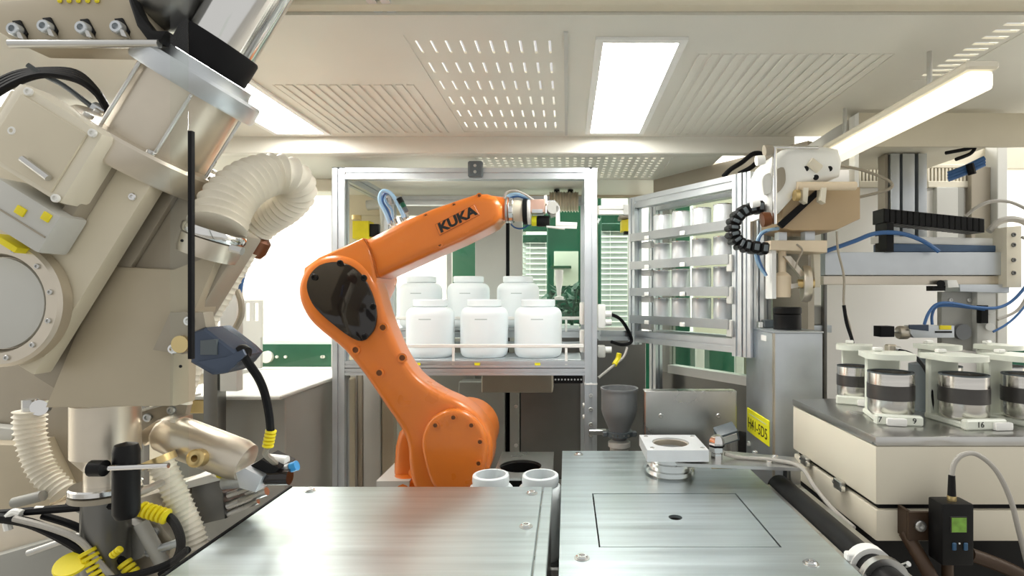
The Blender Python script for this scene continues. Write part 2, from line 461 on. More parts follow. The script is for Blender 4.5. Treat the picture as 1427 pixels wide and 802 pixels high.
# ---- right module back wall (Y = 2.0)
YR = 2.0
def rw(x0, y0, x1, y1): return W(x0, y1, YR), W(x1, y0, YR)
def rbox(name, x0, y0, x1, y1, m, d0=0.0, d1=0.03, bev=0.002):
    a, b = rw(x0, y0, x1, y1)
    return MB().box((a.x, YR + d0, a.z), (b.x, YR + d1, b.z), bev).build(name, m, wr)
a, b = rw(1062, 235, 1385, 700)
wr = struct(MB().box((a.x, YR, a.z), (b.x, YR + 0.03, b.z)).build('wall_rear', 'wall_white'), 'white back panel of the carousel module')
rbox('header', 1040, 205, 1450, 235, 'cream_paint')
rbox('panel', 1345, 235, 1372, 480, 'taupe_paint', -0.03, 0.0)
rbox('panel', 1300, 262, 1330, 350, 'light_grey', -0.02, 0.0)
rbox('dark_seam', 1328, 262, 1340, 350, 'grey_paint', -0.015, 0.0)
rbox('post', 1372, 205, 1386, 700, 'light_grey', -0.06, 0.0)
rbox('panel', 1040, 235, 1066, 640, 'taupe_paint', -0.02, 0.03)
rbox('lower_panel', 1386, 485, 1500, 700, 'green_board')
# slotted vents in the header
for x0, x1 in ((1195, 1241), (1290, 1347)):
    rbox('vent_back', x0, 233, x1, 262, 'steel_dark', -0.004, 0.0)
    n = int((x1 - x0) / 5)
    for i in range(n):
        rbox('vent_bar', x0 + i * 5, 235, x0 + i * 5 + 2.6, 253, 'cream_paint', -0.012, -0.004, 0)
    rbox('vent_rail', x0, 230, x1, 235, 'cream_paint', -0.014, 0.0)
    rbox('vent_rail', x0, 253, x1, 262, 'cream_paint', -0.014, 0.0)

# ---- left side of the cell: bench-high partition with opening to the bright lab
YL = 2.15
a = W(266, 545, YL); b = W(470, 516, YL)
wl = struct(MB().box((a.x - 0.6, YL, 0.0), (b.x, YL + 0.03, W(0, 520, YL).z), 0.002).build('wall_side', 'beige_paint'), 'low beige partition left of the robot')
MB().box((a.x - 0.6, YL - 0.02, W(0, 520, YL).z), (b.x, YL + 0.05, W(0, 513, YL).z), 0.003).build('top_rail', 'light_grey', wl)
p = W(322, 0, YL)
MB().box((p.x - 0.03, YL - 0.01, W(0, 520, YL).z), (p.x + 0.025, YL + 0.04, 1.757), 0.003).build('window_post', 'light_grey', wl)
p = W(470, 0, YL)
MB().box((p.x - 0.02, YL - 0.01, W(0, 520, YL).z), (p.x + 0.03, YL + 0.04, 1.757), 0.003).build('window_post', 'light_grey', wl)
MB().box((W(200, 0, YL).x - 0.5, YL, W(0, 266, YL).z), (p.x, YL + 0.03, 1.757), 0.003).build('header', 'cream_paint', wl)
struct(MB().box((W(334, 0, YL).x, YL + 0.012, W(0, 513, YL).z), (W(464, 0, YL).x, YL + 0.018, W(0, 266, YL).z)).build('window_5', 'clear_pane'), 'clear pane left of the robot')

struct(MB().pprism([(-120, 150), (205, 150), (205, 780), (-120, 780)], 1.45, 1.44, 1.46, 0.003).build('partition', 'grey_paint'), 'grey side partition behind the tilted mill')
# robot platform (base deck of the cell)
struct(MB().box((-1.3, 1.22, 0.0), (0.62, 2.48, 0.52), 0.004).build('platform', 'grey_paint'), 'grey base deck under the robot')
struct(MB().box((0.56, 1.04, 0.0), (1.6, 1.98, 0.868), 0.004).build('plinth', 'black_plastic'), 'dark plinth under the carousel module')

# ================================================================== CEILING LAMPS
def ceiling_lamp(r, label):
    x0, x1, y0, y1 = r
    t = thing('ceiling_lamp', label, 'lamp', ((x0 + x1) / 2, (y0 + y1) / 2, ZC), 'recessed ceiling lamps')
    f = 0.012
    MB().holes(x0 - f, x1 + f, y0 - f, y1 + f, ZC - 0.006, ZC - 0.0005, [(x0 + 0.004, x1 - 0.004, y0 + 0.004, y1 - 0.004)]).build('frame', 'white_plastic', t)
    MB().box((x0 + 0.001, y0 + 0.001, ZC + 0.004), (x1 - 0.001, y1 - 0.001, ZC + 0.018)).build('diffuser', 'lamp_diffuser', t)
ceiling_lamp(LA, 'bright rectangular ceiling lamp above the white hose')
ceiling_lamp(LB, 'bright rectangular ceiling lamp beside the slotted panel')
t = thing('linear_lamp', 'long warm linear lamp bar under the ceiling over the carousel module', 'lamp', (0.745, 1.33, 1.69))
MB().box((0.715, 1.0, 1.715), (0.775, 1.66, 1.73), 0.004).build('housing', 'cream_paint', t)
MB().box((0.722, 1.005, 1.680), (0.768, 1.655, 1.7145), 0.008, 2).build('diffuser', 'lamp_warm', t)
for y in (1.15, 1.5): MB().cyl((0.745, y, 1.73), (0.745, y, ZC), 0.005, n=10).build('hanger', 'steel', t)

# ================================================================== THE LAB SEEN THROUGH THE PANES
def board(name, label, x0, y0, x1, y1, D, m, cat='panel', th=0.04):
    a = W(x0, y1, D); b = W(x1, y0, D)
    return tag(MB().box((a.x, D, a.z), (b.x, D + th, b.z), 0.006).build(name, m), label, cat)
def legged(name, label, x0, y0, x1, y1, D, m, legm='light_grey'):
    """free-standing partition board on two feet"""
    a = W(x0, y1, D); b = W(x1, y0, D)
    t = thing(name, label, 'partition', ((a.x + b.x) / 2, D + 0.02, 0))
    MB().box((a.x, D, a.z), (b.x, D + 0.04, b.z), 0.006).build('board', m, t)
    for x in (a.x + 0.03, b.x - 0.03):
        MB().box((x - 0.02, D + 0.005, 0.03), (x + 0.02, D + 0.035, a.z), 0.003).build('leg', legm, t)
        MB().box((x - 0.03, D - 0.16, 0.0), (x + 0.03, D + 0.2, 0.03), 0.004).build('foot', legm, t)
    return t
legged('green_partition', 'narrow green partition behind the jars, left of the grey panel', 628, 322, 668, 500, 3.3, 'green_board')
legged('green_partition', 'green partition with a small shelf behind the gripper', 762, 268, 838, 500, 3.5, 'green_board')
legged('green_partition', 'wide low green partition below the can rack window', 872, 462, 1060, 560, 2.9, 'green_board')
legged('green_partition', 'tall green partition behind the can rack', 905, 262, 962, 462, 3.1, 'green_board')
legged('cream_column_board', 'cream upright board behind the can rack', 968, 225, 1040, 470, 2.75, 'cream_paint')
# blinds
def blind(label, x0, x1, y0, y1, D):
    a = W(x0, y1, D); b = W(x1, y0, D)
    t = thing('window_blind', label, 'blind', ((a.x + b.x) / 2, D, a.z), 'white slatted blinds in the lab')
    n = int((b.z - a.z) / 0.034); sl = None
    MB().box((a.x, D - 0.02, b.z), (b.x, D + 0.03, b.z + 0.05), 0.004).build('head_rail', 'green_board', t)
    for i in range(n):
        z = a.z + (i + 0.5) * (b.z - a.z) / n
        if sl is None:
            sl = MB().cbox(((a.x + b.x) / 2, D, z), (b.x - a.x, 0.034, 0.003), rot=Matrix.Rotation(math.radians(50), 3, 'X')).build('slat', 'blind_white', t); z0 = z
        else:
            o = sl.copy(); col.objects.link(o); o.location.z += z - z0
    for k in (0.25, 0.75):
        x = a.x + (b.x - a.x) * k
        MB().cyl((x, D - 0.022, a.z), (x, D - 0.022, b.z), 0.002, n=6).build('cord', 'white_plastic', t)
blind('white slatted blind behind the gripper, between grey panel and green partition', 728, 772, 338, 470, 3.62)
blind('white slatted blind between the profile post and the can rack', 838, 886, 322, 470, 3.62)
legged('green_screen', 'green screen above the blinds behind the rear panes', 722, 296, 890, 322, 3.7, 'green_board')
# window-like pale board with shelf on the green partition
tag(MB().pprism([(772, 350), (806, 350), (806, 398), (772, 398)], 3.48, 3.47, 3.498, 0.004).build('notice_board', 'pale_green_plastic'), 'pale notice board on the green partition', 'board')
tag(MB().pprism([(768, 371), (796, 371), (796, 374), (768, 374)], 3.44, 3.36, 3.468, 0.002).build('wall_shelf', 'green_dark'), 'small dark green shelf on the pale notice board', 'shelf')
# potted plant
def plant(px, py, D, base, label):
    c = W(px, base, D)
    t = thing('potted_plant', label, 'plant', (c.x, c.y, 0))
    MB().lathe([(0.07, c.z - 0.13), (0.10, c.z), (0.085, c.z), (0.07, c.z - 0.02), (0, c.z - 0.02)], (c.x, c.y, 0), n=20).build('pot', 'white_plastic', t)
    MB().lathe([(0.16, 0), (0.16, 0.02), (0.025, 0.03), (0.025, c.z - 0.15), (0.12, c.z - 0.145), (0.12, c.z - 0.13), (0, c.z - 0.13)], (c.x, c.y, 0), n=20).build('stand', 'grey_paint', t)
    rnd = random.Random(3); top = W(px, py, D).z - c.z
    base_leaf = MB().add([(0, 0, 0), (0.028, 0.05, 0.012), (0, 0.055, 0), (-0.028, 0.05, 0.012), (0, 0.13, -0.02)], [(0, 1, 2), (0, 2, 3), (2, 1, 4), (3, 2, 4)])
    lf = None
    for i in range(70):
        h = rnd.random() ** 0.7 * top; a = rnd.random() * 6.28; rr = 0.02 + 0.10 * rnd.random()
        loc = Vector((math.cos(a) * rr, math.sin(a) * rr, c.z + h - 0.02))
        if lf is None: lf = base_leaf.build('leaf', 'green_dark', t, loc=(0, 0, 0)); o = lf
        else: o = lf.copy(); col.objects.link(o)
        o.location = loc; o.rotation_euler = (rnd.uniform(-0.5, 1.0), rnd.uniform(-.4, .4), rnd.random() * 6.28); s = rnd.uniform(0.5, 0.9); o.scale = (s, s, s)
    for i in range(5):
        a = i * 1.3; MB().tube([(c.x, c.y, c.z - 0.02), (c.x + math.cos(a) * .03, c.y + math.sin(a) * .03, c.z + top * .5), (c.x + math.cos(a) * .06, c.y + math.sin(a) * .06, c.z + top * .9)], 0.004, 6).build('stem', 'green_dark', t)
plant(797, 398, 3.0, 452, 'dark leafy potted plant behind the rear pane')
t = thing('white_bottle', 'slim white squeeze bottle standing upside down before the plant', 'bottle', W(779, 412, 2.42))
MB().lathe([(0.008, 0), (0.011, 0.03), (0.017, 0.06), (0.019, 0.11), (0.017, 0.112), (0, 0.112)], W(779, 412, 2.42), n=16).build('body', 'white_plastic', t)
MB().lathe([(0.02, -0.014), (0.02, -0.004), (0.008, 0), (0, 0)], W(779, 412, 2.42), n=16).build('cap', 'white_plastic', t)
MB().box((W(779, 0, 2.42).x - 0.025, 2.395, W(0, 412, 2.42).z - 0.018), (W(779, 0, 2.42).x + 0.025, 2.4995, W(0, 412, 2.42).z - 0.014)).build('holder', 'steel', t)
# green machine bench left of robot, seen through the pane
t = thing('green_machine', 'green machine cover with a white round cap, beyond the left pane', 'machine', W(400, 515, 2.7) * 1.0)
t.location.z = 0
MB().pprism([(300, 478), (470, 478), (470, 514), (300, 516)], 2.7, 2.66, 3.0, 0.006).build('cover', 'green_board', t)
MB().pprism([(296, 517), (474, 517), (474, 789), (296, 789)], 2.7, 2.68, 3.0, 0.006).build('cabinet', 'cream_paint', t)
c = W(372, 497, 2.65)
MB().cyl((c.x, 2.64, c.z), (c.x, 2.66, c.z), 0.028, n=24).build('cap', 'white_plastic', t)
for x in (350, 360, 385, 397, 450, 448):
    c = W(x, 497, 2.65); MB().cyl((c.x, 2.652, c.z), (c.x, 2.66, c.z), 0.007, n=10).build('screw', 'white_plastic', t)
# slotted bracket plate
t = thing('slotted_bracket', 'grey slotted angle bracket standing on the left window sill', 'bracket', W(350, 513, 2.1))
mb = MB()
a = W(337, 470, 2.1); b = W(366, 418, 2.1); dx = b.x - a.x; dz = b.z - a.z
for x0, x1, z0, z1 in ((0, .2, 0, 1), (.38, .62, 0, 1), (.8, 1, 0, 1), (.2, .38, 0, .45), (.62, .8, 0, .45), (.2, .38, .92, 1), (.62, .8, .92, 1)):
    mb.box((a.x + dx * x0, 2.098, a.z + dz * z0), (a.x + dx * x1, 2.104, a.z + dz * z1))
mb.build('plate', 'light_grey', t)
MB().box((a.x + dx * .1, 2.098, W(0, 513, 2.1).z), (a.x + dx * .9, 2.115, a.z)).build('foot', 'light_grey', t)
# ================================================================== STEEL TABLES
def phillips(parent, x, y, z, r=0.009):
    s = screw(parent, (x, y, z), (0, 0, 1), r, 'chrome', h=r * 0.55)
    MB().ring((x, y, z + 0.0006), (0, 0, 1), r, r * 1.35, 0.001, 18).build('washer', 'steel', s)
t = thing('steel_table', 'brushed steel work table in front of the robot arm', 'table', (-0.31, 0.85, 0), 'brushed steel tables')
MB().box((-0.588, 0.45, ZT - 0.006), (-0.052, 1.20, ZT), 0.0015).build('table_top', 'steel_table', t)
MB().box((-0.050, 0.45, ZT - 0.006), (-0.030, 1.20, ZT - 0.0008), 0.0015).build('edge_strip', 'steel_table', t)
MB().box((-0.584, 0.455, 0.0), (-0.034, 1.195, ZT - 0.0065), 0.002).build('body', 'steel', t)
MB().box((-0.594, 0.45, ZT - 0.05), (-0.5885, 1.20, ZT + 0.002), 0.001).build('edge_seal', 'black_rubber', t)
for px, py in ((741, 687), (733, 733), (432, 683)):
    D = (CZ - ZT) * FPX / (py - CY); phillips(t, (px - CX) / FPX * D, D, ZT)
t = thing('steel_table', 'brushed steel work table with an inset cover plate and drain hole', 'table', (0.21, 0.95, 0), 'brushed steel tables')
ring_n = 28
IN = (0.052, 0.350, 0.911, 1.159)
MB().holes(-0.012, 0.432, 0.45, 1.475, ZT - 0.006, ZT, [IN]).build('table_top', 'steel_table', t)
g = 0.0028
cx, cy, hr = 0.2005, 1.035, 0.0125
# inset plate with a round hole: square-to-circle fan
mb = MB(); x0, x1, y0, y1 = IN[0] + g, IN[1] - g, IN[2] + g, IN[3] - g
def sqpt(a):
    c, s_ = math.cos(a), math.sin(a)
    k = min(((x1 - cx) if c > 0 else (x0 - cx)) / c if abs(c) > 1e-6 else 9, ((y1 - cy) if s_ > 0 else (y0 - cy)) / s_ if abs(s_) > 1e-6 else 9)
    return (cx + c * k, cy + s_ * k)
angs = sorted([2 * PI * i / 32 for i in range(32)] + [math.atan2(yy - cy, xx - cx) % (2 * PI) for xx in (x0, x1) for yy in (y0, y1)])
n = len(angs); vs = []
for z in (ZT - 0.0004, ZT - 0.006):
    vs += [(*sqpt(a), z) for a in angs] + [(cx + math.cos(a) * hr, cy + math.sin(a) * hr, z) for a in angs]
fs = []
for i in range(n):
    j = (i + 1) % n
    fs += [(i, j, n + j, n + i), (2 * n + i, 3 * n + i, 3 * n + j, 2 * n + j), (n + i, n + j, 3 * n + j, 3 * n + i), (i, 2 * n + i, 2 * n + j, j)]
cp = mb.add(vs, fs).build('cover_plate', 'steel_table', t)
MB().lathe([(hr + 0.004, -0.05), (hr + 0.002, -0.0061), (hr + 0.004, -0.0061), (hr + 0.006, -0.05)], (cx, cy, ZT), n=20, close=True).build('drain_sleeve', 'steel_dark', cp)
for a, b, c, d in ((IN[0] - .003, IN[1] + .003, IN[2] - .003, IN[3] + .003),):
    MB().box((a, c, ZT - 0.011), (b, d, ZT - 0.009)).build('cover_seat', 'black_rubber', t)
mb = MB()
mb.box((-0.010, 0.455, 0.0), (-0.002, 1.472, ZT - 0.0065)).box((0.420, 0.455, 0.0), (0.428, 1.472, ZT - 0.0065)).box((-0.002, 1.464, 0.0), (0.42, 1.472, ZT - 0.0065)).box((-0.002, 0.455, 0), (0.42, 0.463, ZT - 0.0065))
mb.build('body', 'steel', t)
for px, py in ((811, 777), (1130, 785), (806, 633)):
    D = (CZ - ZT) * FPX / (py - CY); phillips(t, (px - CX) / FPX * D, D, ZT)

# ---- black tube rail with ring clamp beside the right table
t = thing('tube_rail', 'black tube in steel channel with a white ring clamp, beside the steel table', 'rail', (0.475, 0.95, ZT - 0.04))
MB().cyl((0.468, 0.55, ZT - 0.012), (0.468, 1.235, ZT - 0.012), 0.026, n=24).build('tube', 'black_plastic', t)
for sx, sw in ((0.4335, 0.0085), (0.4945, 0.014)): MB().box((sx, 0.55, ZT - 0.05), (sx + sw, 1.22, ZT - 0.002), 0.001).build('channel_side', 'steel', t)
MB().box((0.4355, 0.55, ZT - 0.05), (0.509, 1.22, ZT - 0.045), 0.001).build('channel_floor', 'steel_dark', t)
MB().ring((0.468, 0.868, ZT - 0.012), (0, 1, 0), 0.0262, 0.034, 0.02, 32).build('ring_clamp', 'white_plastic', t)
MB().ring((0.468, 0.826, ZT - 0.012), (0, 1, 0), 0.0262, 0.036, 0.012, 32).build('ring_clamp', 'steel', t)
MB().cbox((0.44, 0.868, ZT + 0.006), (0.016, 0.014, 0.012), 0.002).build('clamp_lug', 'white_plastic', t)
MB().box((0.468 - 0.012, 1.2352, ZT - 0.03), (0.468 + 0.012, 1.25, ZT), 0.003).build('end_cap', 'steel', t)
MB().cyl((0.5, 0.86, ZT - 0.012), (0.507, 0.83, ZT + 0.012), 0.004, n=8).build('clamp_bolt', 'steel', t)

# ================================================================== WEIGHING ARM with square block
t = thing('sampling_arm', 'flat steel arm carrying a square block with a round hole, over the steel table', 'arm', (0.25, 1.35, ZT))
zb = W(0, 645, 1.31).z          # top of block at near edge
D0 = 1.22
a = W(900, 633, D0); b = W(988, 606, D0)
ztop = W(0, 630, D0).z
blk0, blk1 = Vector((W(900, 0, D0).x, D0, 0)), Vector((W(990, 0, D0).x, D0 + 0.19, 0))
bx0, bx1, by0, by1 = W(902, 0, D0).x, W(988, 0, D0).x, D0, D0 + 0.135
zt = W(0, 627, D0).z; zbm = W(0, 643, D0).z
cx, cy, hr = (bx0 + bx1) / 2 - 0.004, (by0 + by1) / 2, 0.042
mb = MB(); x0, x1, y0, y1 = bx0, bx1, by0, by1
angs = sorted([2 * PI * i / 40 for i in range(40)] + [math.atan2(yy - cy, xx - cx) % (2 * PI) for xx in (x0, x1) for yy in (y0, y1)])
n = len(angs); vs = []
for z in (zt, zbm):
    vs += [(*sqpt(q), z) for q in angs] + [(cx + math.cos(q) * hr, cy + math.sin(q) * hr, z) for q in angs]
fs = []
for i in range(n):
    j = (i + 1) % n
    fs += [(i, j, n + j, n + i), (2 * n + i, 3 * n + i, 3 * n + j, 2 * n + j), (n + i, n + j, 3 * n + j, 3 * n + i), (i, 2 * n + i, 2 * n + j, j)]
blk = mb.add(vs, fs).build('square_block', 'can_metal', t)
MB().ring((cx, cy, zt - 0.010), (0, 0, 1), hr - 0.004, hr - 0.0005, 0.012, 40).build('bore_ring', 'alu_warm', blk)
for dx, dy in ((0.014, 0.02), (0.014, 0.12), (0.125, 0.02), (0.125, 0.12)):
    screw(blk, (bx0 + dx, by0 + dy, zt - 0.002), (0, 0, 1), 0.005, 'steel')
zz = zbm
MB().lathe([(0.036, 0), (0.058, 0), (0.058, -0.006), (0.052, -0.008), (0.052, -0.013), (0.057, -0.015), (0.057, -0.021), (0.050, -0.023), (0.050, -0.031), (0.055, -0.033), (0.055, -0.042), (0.036, -0.042)], (cx, cy, zz), n=40, close=True).build('flange_stack', 'chrome', t)
MB().cyl((cx, cy, ZT + 0.0005), (cx, cy, zz - 0.0425), 0.047, n=36).build('foot_ring', 'steel', t)
az0, az1 = zbm - 0.010, zbm - 0.003
ax1 = W(1110, 0, 1.22).x
mb = MB(); poly = [(bx1 - 0.07, by0 + 0.0), (ax1, 1.185), (ax1 + 0.015, 1.265), (bx1 - 0.03, by1 - 0.005)]
mb.add([(x, y, z) for z in (az0, az1) for x, y in poly], [(0, 1, 2, 3), (7, 6, 5, 4), (0, 4, 5, 1), (1, 5, 6, 2), (2, 6, 7, 3), (3, 7, 4, 0)])
arm = mb.build('arm_plate', 'steel', t)
for px, py in ((1030, 637), (1052, 630), (1072, 644), (1080, 636)):
    D = (CZ - az1) * FPX / (py - CY); screw(arm, ((px - CX) / FPX * D, D, az1), (0, 0, 1), 0.006)
MB().box((bx1 + 0.01, by0 + 0.02, az0 - 0.012), (bx1 + 0.06, by0 + 0.05, az0), 0.002).build('clamp_block', 'brass', t)
MB().box((ax1 - 0.005, 1.245, ZT - 0.04), (ax1 + 0.02, 1.262, az0), 0.002).build('support', 'steel', t)
# cable gland on the arm
c = W(999, 640, D0 + 0.03); c.z = az1
gl = MB().lathe([(0.013, 0), (0.013, 0.014), (0.010, 0.015), (0.010, 0.017), (0.017, 0.018), (0.017, 0.028), (0.013, 0.029), (0.013, 0.032), (0.017, 0.033), (0.017, 0.042), (0.013, 0.05), (0.008, 0.054), (0, 0.054)], c, n=6).build('cable_gland', 'chrome', t)
MB().ring(c + Vector((0, 0, 0.0305)), (0, 0, 1), 0.0135, 0.0165, 0.003, 20).build('seal_ring', 'black_rubber', gl)
tag(MB().tube([c + Vector((0.017, 0, 0.012)), W(1030, 637, 1.25), W(1075, 640, 1.23), W(1115, 650, 1.19), W(1135, 678, 1.13), W(1160, 708, 1.08), W(1190, 735, 1.02)], 0.0042, 8).build('sensor_cable', 'grey_cable'), 'grey sensor cable running from the cable gland along the steel arm', 'cable')

# small grey sensor box beside the arm
t = thing('sensor_box', 'small dark grey tilted sensor box on a bracket behind the cable gland', 'sensor', W(1015, 628, 1.5))
R = Matrix.Rotation(math.radians(-18), 3, 'Y') @ Matrix.Rotation(math.radians(25), 3, 'X')
c = W(1012, 604, 1.48)
MB().cbox(c, (0.055, 0.04, 0.035), 0.004, 2, R).build('housing', 'slate_plastic', t)
MB().cbox(c + R @ Vector((0, -0.0205, 0.0)), (0.044, 0.002, 0.022), 0.001, 1, R).build('front_plate', 'light_grey', t)
MB().cyl(W(1018, 640, 1.5), c + Vector((0.008, 0.01, -0.014)), 0.006, n=10).build('bracket', 'steel', t)
MB().box((W(1008, 0, 1.5).x, 1.49, ZT - 0.1), (W(1032, 0, 1.5).x, 1.52, W(0, 640, 1.5).z), 0.002).build('foot', 'steel', t)

# ================================================================== FUNNEL
c = W(863, 555, 1.72)
def zpx(py, D=1.72): return W(0, py, D).z
t = thing('funnel_hopper', 'dark grey plastic funnel in a ring clamp behind the steel table', 'funnel', (c.x, 1.72, zpx(640)))
k = 1.72 / FPX
MB().lathe([(25 * k, zpx(540)), (25 * k, zpx(570)), (23 * k, zpx(578)), (11 * k, zpx(606)), (10 * k, zpx(612)), (8 * k, zpx(612)), (9.5 * k, zpx(605)), (21.5 * k, zpx(578)), (23.5 * k, zpx(569)), (23.6 * k, zpx(540))], (c.x, 1.72, 0), n=36, close=True).build('cone', 'grey_plastic', t)
MB().ring((c.x, 1.72, zpx(541)), (0, 0, 1), 25 * k, 26.3 * k, 0.006, 36).build('rim', 'grey_plastic', t)
cl = MB().ring((c.x, 1.72, zpx(603)), (0, 0, 1), 12.5 * k, 18 * k, 0.016, 30).build('ring_clamp', 'slate_plastic', t)
for sx in (-1, 1): MB().cbox((c.x + sx * 20 * k, 1.71, zpx(603)), (0.016, 0.02, 0.016), 0.003).build('clamp_ear', 'slate_plastic', cl)
for x in (-10, -3, 4, 11): MB().cyl((c.x + x * k, 1.72 - 18.5 * k + abs(x) * 0.0006, zpx(603)), (c.x + x * k, 1.72 - 17 * k + abs(x) * 0.0006, zpx(603)), 0.004, n=8).build('clamp_bolt', 'steel', cl)
MB().lathe([(12 * k, zpx(613)), (15.5 * k, zpx(615)), (15.5 * k, zpx(621)), (13 * k, zpx(622)), (13 * k, 0.521), (0, 0.521)], (c.x, 1.72, 0), n=30).build('outlet_pipe', 'light_grey', t)
MB().box((c.x - 42 * k, 1.73, zpx(607)), (c.x - 17 * k, 1.75, zpx(600)), 0.002).build('bracket', 'steel', t)

# steel splash panel behind the arm
t = thing('splash_panel', 'upright steel panel with two screws behind the square block', 'panel', W(962, 640, 1.6))
a = W(897, 660, 1.62); b = W(1024, 543, 1.62)
MB().box((a.x, 1.60, 0.56), (b.x, 1.615, b.z), 0.003).build('plate', 'steel', t)
MB().box((a.x, 1.60, b.z - 0.004), (b.x, 1.64, b.z), 0.001).build('top_fold', 'steel', t)
for px in (921, 1001):
    p = W(px, 579, 1.6); screw(t, (p.x, 1.60, p.z), (0, -1, 0), 0.007, 'steel')
for sx in (a.x + 0.002, b.x - 0.017): MB().box((sx, 1.615, 0.0), (sx + 0.015, 1.65, b.z - 0.006), 0.002).build('stiffener', 'steel_dark', t)

# ================================================================== LOWER JAR TRAY behind the left table
t = thing('jar_tray', 'steel tray with round dark openings behind the steel table', 'tray', (-0.16, 1.42, 0.52))
zt = 0.874
x0, x1, y0, y1 = -0.18, -0.036, 1.335, 1.56
cx, cy, hr = -0.118, 1.43, 0.053
mb = MB()
angs = sorted([2 * PI * i / 40 for i in range(40)] + [math.atan2(yy - cy, xx - cx) % (2 * PI) for xx in (x0, x1) for yy in (y0, y1)])
n = len(angs); vs = []
for z in (zt, zt - 0.006):
    vs += [(*sqpt(q), z) for q in angs] + [(cx + math.cos(q) * hr, cy + math.sin(q) * hr, z) for q in angs]
fs = []
for i in range(n):
    j = (i + 1) % n
    fs += [(i, j, n + j, n + i), (2 * n + i, 3 * n + i, 3 * n + j, 2 * n + j), (n + i, n + j, 3 * n + j, 3 * n + i), (i, 2 * n + i, 2 * n + j, j)]
mb.add(vs, fs).build('tray_plate', 'steel', t)
MB().lathe([(hr + 0.001, zt - 0.0065), (hr + 0.001, zt - 0.12), (hr - 0.002, zt - 0.12), (hr - 0.002, zt - 0.0065)], (cx, cy, 0), n=40, close=True).build('well', 'black_plastic', t)
MB().cyl((cx, cy, zt - 0.12), (cx, cy, zt - 0.117), hr, n=40).build('well_floor', 'black_plastic', t)
for xx in (x0 + 0.008, x1 - 0.008):
    for yy in (y0 + 0.008, y1 - 0.008): MB().cyl((xx, yy, 0.52), (xx, yy, zt - 0.006), 0.007, n=10).build('leg', 'steel', t)

# ================================================================== JARS
def open_jar(name, label, c, r, h, neck, group, open_top=True):
    t = thing(name, label, 'jar', c, group)
    nz = h * 0.87; sh = h * 0.72; w = 0.003
    prof = [(0, 0.002), (r * 0.84, 0.0), (r * 0.93, h * 0.03), (r * 0.98, h * 0.07), (r, h * 0.13), (r, sh)]
    for i in range(1, 7):
        q = i / 6 * PI / 2; prof.append((neck + (r - neck) * math.cos(q) ** 0.9, sh + (nz - sh) * math.sin(q)))
    prof += [(neck, nz + 0.002)]
    if open_top: prof += [(neck - w, nz + 0.002), (neck - w, nz - 0.004), (r * 0.9, sh * 0.98), (r * .94, h * 0.1), (0, h * 0.06)]
    MB().lathe(prof, c, n=40).build('body', 'milky_plastic', t)
    MB().lathe([(neck + 0.0003, nz + 0.001), (neck + 0.004, nz + 0.002), (neck + 0.005, h * 0.93), (neck + 0.004, h - 0.002), (neck + 0.002, h), (neck - w, h), (neck - w, nz)] if open_top else
               [(neck + 0.001, nz + 0.001), (neck + 0.005, nz + 0.003), (neck + 0.005, h - 0.003), (neck + 0.002, h), (0, h)], c, n=40, close=open_top).build('rim' if open_top else 'lid', 'milky_plastic', t)
    return t
HJ = 0.198; RJ = 0.0825; NJ = 0.054
zs1, zs2 = 1.31 - 0.213, 1.185
def jar_mark(t, c):
    c = Vector(c)
    mb = MB(); n = 7; R = RJ + 0.0003; zc = c.z + HJ * 0.665
    for i in range(n):
        for z in (zc - 0.0016, zc + 0.0016):
            a = -PI / 2 + (i / (n - 1) - 0.5) * 0.5; mb.v.append(Vector((c.x + math.cos(a) * R, c.y + math.sin(a) * R, z)))
    mb.f = [(2 * i, 2 * i + 2, 2 * i + 3, 2 * i + 1) for i in range(n - 1)]
    mb.build('embossed_mark', 'soft_ink', t)
fl = ['white plastic jar at the front of the shelf, next to the robot arm', 'white plastic jar in the middle of the front row on the shelf', 'white plastic jar at the front of the shelf, next to the profile post']
for px, lb in zip((600, 675, 750), fl):
    c = W(px, 0, 1.95); c.z = zs1 + 0.0005
    jar_mark(open_jar('storage_jar', lb, c, RJ, HJ, NJ, 'front row of white jars on the rack shelf', False), c)
bl = ['white plastic jar in the back row, against the bright pane', 'white plastic jar in the middle of the back row, before the narrow green partition', 'white plastic jar in the back row, before the dark panel seam']
for px, lb in zip((587, 653, 722), bl):
    c = W(px, 0, 2.2); c.z = zs2 + 0.0005
    jar_mark(open_jar('storage_jar', lb, c, RJ, HJ, NJ, 'back row of white jars on the rack shelf', False), c)
open_jar('open_jar', 'open white jar next to the robot foot, behind the steel table', (W(684, 0, 1.275).x, 1.275, 0.718), 0.055, 0.185, 0.037, 'open jars behind the steel table')
open_jar('open_jar', 'open white jar in the gap between the two steel tables', (W(753, 0, 1.275).x, 1.275, 0.718), 0.055, 0.185, 0.037, 'open jars behind the steel table')
tag(MB().box((-0.30, 1.205, 0.522), (-0.016, 1.332, 0.5255)).box((-0.29, 1.215, 0.5255), (-0.016, 1.33, 0.7175), 0.004).build('jar_stand', 'steel'), 'steel block under the two open jars', 'stand')
